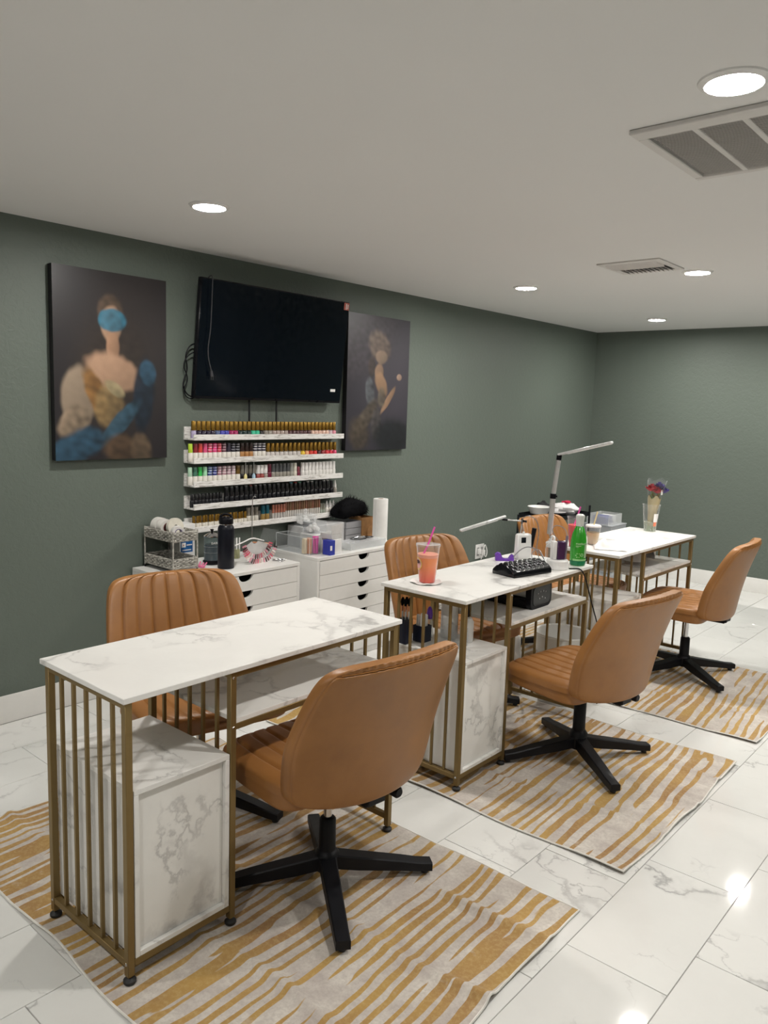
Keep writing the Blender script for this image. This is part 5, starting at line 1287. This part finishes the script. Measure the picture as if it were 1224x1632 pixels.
# ------------------------------------------------------------------ between and under the desks
t = thing('waste_bin', 'translucent white plastic bin on the floor between the far desks', 'bin', (1.70, 1.895, 0.001))
M().lathe([(0, 0), (0.115, 0), (0.145, 0.36), (0.152, 0.366), (0.150, 0.372), (0.142, 0.366), (0.112, 0.004), (0, 0.004)], n=36, close=False).build('bin_wall', clear('milky_plastic', (0.85, 0.85, 0.83), 0.30, 0.3), t, recalc=True)
M().tube([(-0.146, 0.0, 0.355), (-0.16, 0.0, 0.33), (-0.12, -0.1, 0.28), (0.0, -0.165, 0.24), (0.12, -0.1, 0.28), (0.16, 0, 0.33), (0.146, 0.0, 0.355)], 0.003, 6, smooth=3).build('wire_handle', WHITEPL, t)
def crumple(name, label, cat, x, y, z, sx, sy, sz, mat, seed, parent=None):
    t = thing(name, label, cat, (x, y, z))
    q = M(); rows = []
    for j in range(15):
        b_ = PI * j / 14
        rows.append([])
        for i in range(22):
            a_ = 2 * PI * i / 22
            v = Vector((math.cos(a_) * math.sin(b_), math.sin(a_) * math.sin(b_), -math.cos(b_)))
            k = 1 + 0.35 * mn.noise(v * 1.9 + Vector((seed, 0, 0))) + 0.16 * mn.noise(v * 5 + Vector((0, seed, 0)))
            rows[-1].append((v.x * sx * k, v.y * sy * k, max(0, (v.z * k * 0.5 + 0.5) * sz)))
    q.grid(rows, wrap=True); q.build('crumpled_sheet', mat, t, recalc=True, angle=50)
    return t
MILK = clear('bag_film', (0.88, 0.88, 0.87), 0.35, 0.35)
crumple('plastic_bag', 'crumpled translucent white bag on the floor behind the middle desk', 'bag', 1.30, 1.93, 0.001, 0.12, 0.10, 0.30, MILK, 2.0)
crumple('paper_wad', 'crumpled pale pink tissue on the floor behind the middle desk', 'tissue', 1.46, 1.83, 0.001, 0.045, 0.045, 0.12, plain('pale_pink_paper', (0.70, 0.56, 0.55), 0.8), 5.0)

# ------------------------------------------------------------------ farthest desk
t = cup('drink_cup', 'tall clear cup of red frozen drink with pink straw behind the green bottle', 1.612, 2.125, ZT, 0.031, 0.046, 0.165, CLEAR)
M().lathe([(0, 0.003), (0.0295, 0.003), (0.0405, 0.122), (0, 0.122)], n=30, close=False).build('drink', drink_mat('red_drink', srgb(200, 44, 50), srgb(236, 84, 84), 0.0, 0.12), t, recalc=True)
M().tube([(-0.006, -0.008, 0.118), (0.004, 0.006, 0.165), (0.014, 0.016, 0.222)], 0.0045, 10).build('straw', HP, t)
t = cup('drink_cup', 'short clear cup of iced coffee with a cream straw on the far desk', 1.640, 2.285, ZT, 0.029, 0.041, 0.100, CLEAR)
M().lathe([(0, 0.003), (0.0275, 0.003), (0.0355, 0.068), (0, 0.068)], n=28, close=False).build('drink', drink_mat('pale_coffee', srgb(214, 196, 170), srgb(206, 170, 120), 0.0, 0.07), t, recalc=True)
M().lathe([(0.0415, 0.099), (0.043, 0.101), (0.043, 0.107), (0.036, 0.111), (0, 0.111), (0, 0.1095), (0.035, 0.1095), (0.0415, 0.105)], n=28, close=False).build('lid', plain('milky_lid', (0.68, 0.67, 0.65), 0.4), t, recalc=True)
M().tube([(0.002, 0.0, 0.1115), (0.012, 0.014, 0.185)], 0.0042, 10).build('straw', plain('cream_straw', srgb(232, 214, 160), 0.5), t)
# soft napkin heap
q = M(); n = 26
P_ = [[(0.085 * (i / n - 0.5) * 2, 0.075 * (j / n - 0.5) * 2, 0.002 + 0.055 * max(0, mn.noise(Vector((i * 0.16, j * 0.14, 3.3))) + 0.35) * (1 - (2 * i / n - 1) ** 4) * (1 - (2 * j / n - 1) ** 4)) for i in range(n + 1)] for j in range(n + 1)]
o = q.grid(P_).build('paper_napkin', PAPER, recalc=False); o.location = (1.768, 2.235, ZT); o.rotation_euler = (0, 0, 0.5)
sm = o.modifiers.new('thick', 'SOLIDIFY'); sm.thickness = 0.0012; sm.offset = 1
tag(o, 'crumpled white napkin beside the iced coffee cup', 'napkin')

t = cup('vase_cup', 'clear plastic cup with water used as a flower vase', 1.651, 3.060, ZT, 0.036, 0.054, 0.170, CLEAR)
M().lathe([(0, 0.003), (0.0345, 0.003), (0.0405, 0.060), (0, 0.060)], n=30, close=False).build('water', clear('vase_water', (0.80, 0.84, 0.72), 0.75), t, recalc=True)
q = M(); q.grid([[((0.0405 + (z - 0.05) * 0.106 + 0.0014) * math.cos(R(a_)), (0.0405 + (z - 0.05) * 0.106 + 0.0014) * math.sin(R(a_)), z) for a_ in range(-45, -4, 5)] for z in (0.062, 0.115)]); q.build('white_sticker', PAPER, t)
q = M(); q.grid([[((0.0395 + (z - 0.05) * 0.106 + 0.0018) * math.cos(R(a_)), (0.0395 + (z - 0.05) * 0.106 + 0.0018) * math.sin(R(a_)), z) for a_ in range(-42, -9, 4)] for z in (0.035, 0.0615)]); q.build('orange_sticker', plain('orange_print', srgb(226, 130, 96), 0.5), t)
t = thing('flower_bouquet', 'wrapped bouquet of red and purple flowers standing in the cup', 'flowers', (1.651, 3.060, ZT + 0.0035))
GRN = plain('stem_green', srgb(110, 130, 60), 0.6)
for i in range(5):
    a_ = i * 1.25; M().tube([(0.016 * math.cos(a_), 0.016 * math.sin(a_), 0.002), (0.010 * math.cos(a_) + 0.004, 0.010 * math.sin(a_) + 0.004, 0.12), (0.026 * math.cos(a_) + 0.014, 0.026 * math.sin(a_) + 0.020, 0.26)], 0.0032, 8, smooth=2).build('stem', GRN, t)
def bloom(x, y, z, r, col, nm):
    m = M()
    for ringi, (rr_, np_, op) in enumerate(((0.30, 4, 0.2), (0.62, 5, 0.5), (1.0, 6, 0.9))):
        for k in range(np_):
            a0 = 2 * PI * k / np_ + ringi * 0.6; rows = []
            for v in range(5):
                f = v / 4; row = []
                for u in range(5):
                    g_ = a0 + (u / 4 - 0.5) * (2.2 * PI / np_) * math.sin(PI * (0.18 + 0.72 * f)); R_p = r * rr_ * (0.35 + 0.65 * math.sin(f * PI * 0.55)) + (0.10 * r * f ** 3 * op)
                    row.append((x + R_p * math.cos(g_), y + R_p * math.sin(g_), z + r * (1.25 - 0.25 * ringi) * f))
                rows.append(row)
            m.grid(rows)
    return m.build(nm, plain('petal_%s' % nm, col, 0.55, var=0.12), t, smooth=True)
RED = srgb(150, 28, 40); VIO = srgb(52, 36, 110)
bloom(-0.002, -0.012, 0.252, 0.038, RED, 'red_bloom'); bloom(0.030, 0.0, 0.240, 0.032, RED, 'red_bloom'); bloom(0.026, 0.036, 0.268, 0.034, VIO, 'purple_bloom'); bloom(0.048, 0.060, 0.240, 0.032, VIO, 'purple_bloom'); bloom(0.0, 0.045, 0.245, 0.022, srgb(36, 30, 60), 'dark_bloom')
for i in range(6):
    a_ = i * 1.05 + 0.4; q = M(); b0 = Vector((0.014, 0.018, 0.20)); d = Vector((math.cos(a_) * 0.045, math.sin(a_) * 0.045, 0.045)); s_ = Vector((-math.sin(a_), math.cos(a_), 0)) * 0.012
    q.add([b0, b0 + d * 0.5 + s_, b0 + d, b0 + d * 0.5 - s_, b0 + d * 0.5 + Vector((0, 0, -0.004))], [(0, 1, 4), (1, 2, 4), (2, 3, 4), (3, 0, 4)]); q.build('leaf', plain('leaf_olive', srgb(110, 100, 52), 0.6), t)
def cone(r0, r1, z0, z1, wav, mat, nm, dx=0.018, dy=0.022):
    q = M(); q.grid([[((r0 + (r1 - r0) * f) * math.cos(2 * PI * i / 30) + dx * f, (r0 + (r1 - r0) * f) * math.sin(2 * PI * i / 30) + dy * f, z0 + (z1 - z0) * f + (wav * math.sin(5 * 2 * PI * i / 30) if f == 1 else 0)) for i in range(30)] for f in (0, 0.33, 0.66, 1)], wrap=True)
    return q.build(nm, mat, t)
cone(0.016, 0.042, 0.03, 0.215, 0.012, clear('kraft_tint_wrap', srgb(206, 190, 150), 0.45, 0.4), 'paper_wrap', 0.010, 0.014)
cone(0.020, 0.062, 0.10, 0.325, 0.010, clear('cellophane', (0.95, 0.96, 0.97), 0.965, 0.08), 'cellophane_wrap')
M().box(0.058, 0.0588, -0.012, 0.014, 0.232, 0.262).build('price_tag', PAPER, t)

t = thing('uv_nail_lamp', 'white domed nail lamp on the shelf of the farthest desk', 'nail lamp', (1.735, 2.72, ZS))
m = M().prism([(0.110 * math.copysign(abs(math.cos(2 * PI * i / 32)) ** 0.7, math.cos(2 * PI * i / 32)), 0.125 * math.copysign(abs(math.sin(2 * PI * i / 32)) ** 0.7, math.sin(2 * PI * i / 32))) for i in range(32)], 0.010, 'z')
m.build('base_plate', plain('grey_white_plastic', (0.60, 0.595, 0.59), 0.35), t, recalc=True)
q = M(); rows = []
for j in range(9):
    b_ = PI / 2 * j / 8; rows.append([])
    for i in range(25):
        a_ = R(38 + (322 - 38) * i / 24)
        rows[-1].append((0.100 * math.cos(a_) * math.cos(b_) - 0.01, 0.118 * math.sin(a_) * math.cos(b_), 0.030 + 0.095 * math.sin(b_)))
q.grid(rows); rows2 = [[(x * 0.93, y * 0.93, z * 0.94) for x, y, z in r_] for r_ in rows]; q.grid([r_[::-1] for r_ in rows2])
q.build('dome', plain('grey_white_plastic', (0.60, 0.595, 0.59), 0.35), t, angle=60)
m = M()
for y in (-0.10, 0.10): m.box(-0.09, -0.04, y - 0.008, y + 0.008, 0.010, 0.042, 0.003)
m.build('dome_support', plain('grey_white_plastic', (0.60, 0.595, 0.59), 0.35), t)
t = thing('white_case', 'white rounded plastic case behind the nail lamp on the far desk shelf', 'case', (1.66, 3.005, ZS), R(10))
m = M(); m.prism(rrect(0.10, 0.075, 0.018), 0.10, 'x', -0.05); m.build('case_body', WHITEPL, t, recalc=True)
m = M(); m.box(0.0502, 0.052, -0.03, 0.03, 0.036, 0.040, 0.0005); m.build('seam_line', plain('grey_line', (0.4, 0.4, 0.4), 0.5), t)

# rolling cart near the far corner, with a clear drawer tower beside it
t = thing('rolling_cart', 'black three-tier rolling cart near the far corner behind the chair', 'cart', (0.435, 4.05, 0))
for sx in (-0.17, 0.17):
    for sy in (-0.29, 0.29):
        M().cyl((sx, sy, 0.045), (sx, sy, 0.745 if sy > 0 else 0.675), 0.009, n=12).build('post', BLACK, t)
        w_ = M().cyl((sx - 0.008, sy, 0.022), (sx + 0.008, sy, 0.022), 0.022, n=18).build('wheel', BLKPL, t)
for z in (0.12, 0.40, 0.655): open_box(M(), -0.168, 0.168, -0.288, 0.288, z, z + 0.035, 0.003).build('tray', BLACK, t)
crumple('white_towel', 'bunched white towel with a red print on the black cart', 'towel', 0.44, 4.19, 0.6585, 0.12, 0.12, 0.10, plain('white_cotton', (0.74, 0.72, 0.72), 0.9), 3.2)
crumple('red_cloth', 'small crumpled red cloth on the white towel', 'cloth', 0.46, 4.20, 0.757, 0.04, 0.04, 0.022, plain('red_cloth', srgb(190, 30, 70), 0.8), 6.2)
crumple('black_cloth', 'crumpled black cloth on the cart behind the silver lamp pole', 'cloth', 0.34, 4.02, 0.6585, 0.06, 0.06, 0.11, plain('black_cloth', (0.01, 0.01, 0.011), 0.8), 1.2)
t = thing('tray_dish', 'shallow white dish on the cart above the far chair', 'dish', (0.39, 3.87, 0.6912))
M().lathe([(0, 0), (0.07, 0), (0.09, 0.05), (0.095, 0.055), (0.092, 0.057), (0.085, 0.052), (0.066, 0.004), (0, 0.004)], n=30, close=False).build('dish_wall', WHITEPL, t, recalc=True)
t = thing('drawer_tower', 'clear plastic drawer tower in the far corner right of the cart', 'drawer tower', (0.60, 4.66, 0))
for k in range(4):
    d_ = open_box(M(), -0.13, 0.13, -0.15, 0.15, 0.02 + k * 0.135, 0.02 + k * 0.135 + 0.128, 0.003).build('drawer', clear('smoke_clear', (0.74, 0.76, 0.78), 0.62, 0.15), t)
    M().box(0.1304, 0.142, -0.04, 0.04, 0.085 + k * 0.135, 0.100 + k * 0.135, 0.003).build('handle', CLEAR, d_)
M().box(-0.135, 0.135, -0.155, 0.155, 0.556, 0.566, 0.002).build('top_panel', clear('smoke_clear', (0.74, 0.76, 0.78), 0.62, 0.15), t)
m = M()
for sx in (-0.12, 0.12):
    for sy in (-0.14, 0.14): m.cyl((sx, sy, 0), (sx, sy, 0.0195), 0.012, n=10)
m.build('foot', BLKPL, t)
t = thing('clear_tub', 'clear tub with blue and white packs on the drawer tower', 'tub', (0.60, 4.64, 0.5665))
open_box(M(), -0.10, 0.10, -0.13, 0.14, 0, 0.085).build('tub_wall', FROST, t)
for i, (y, c) in enumerate(((-0.07, (60, 80, 160)), (0.0, (52, 60, 140)), (0.075, (226, 226, 226)))):
    blk('small_pack', '%s pack in the clear tub on the drawer tower' % ['light blue', 'dark blue', 'white'][i], 'pack', 0.54, 0.665, 4.64 + y - 0.028, 4.64 + y + 0.028, 0.569, 0.569 + 0.066, plain('pack_%d_%d' % (c[0], c[1]), srgb(*c), 0.4), group='packs in the clear tub')
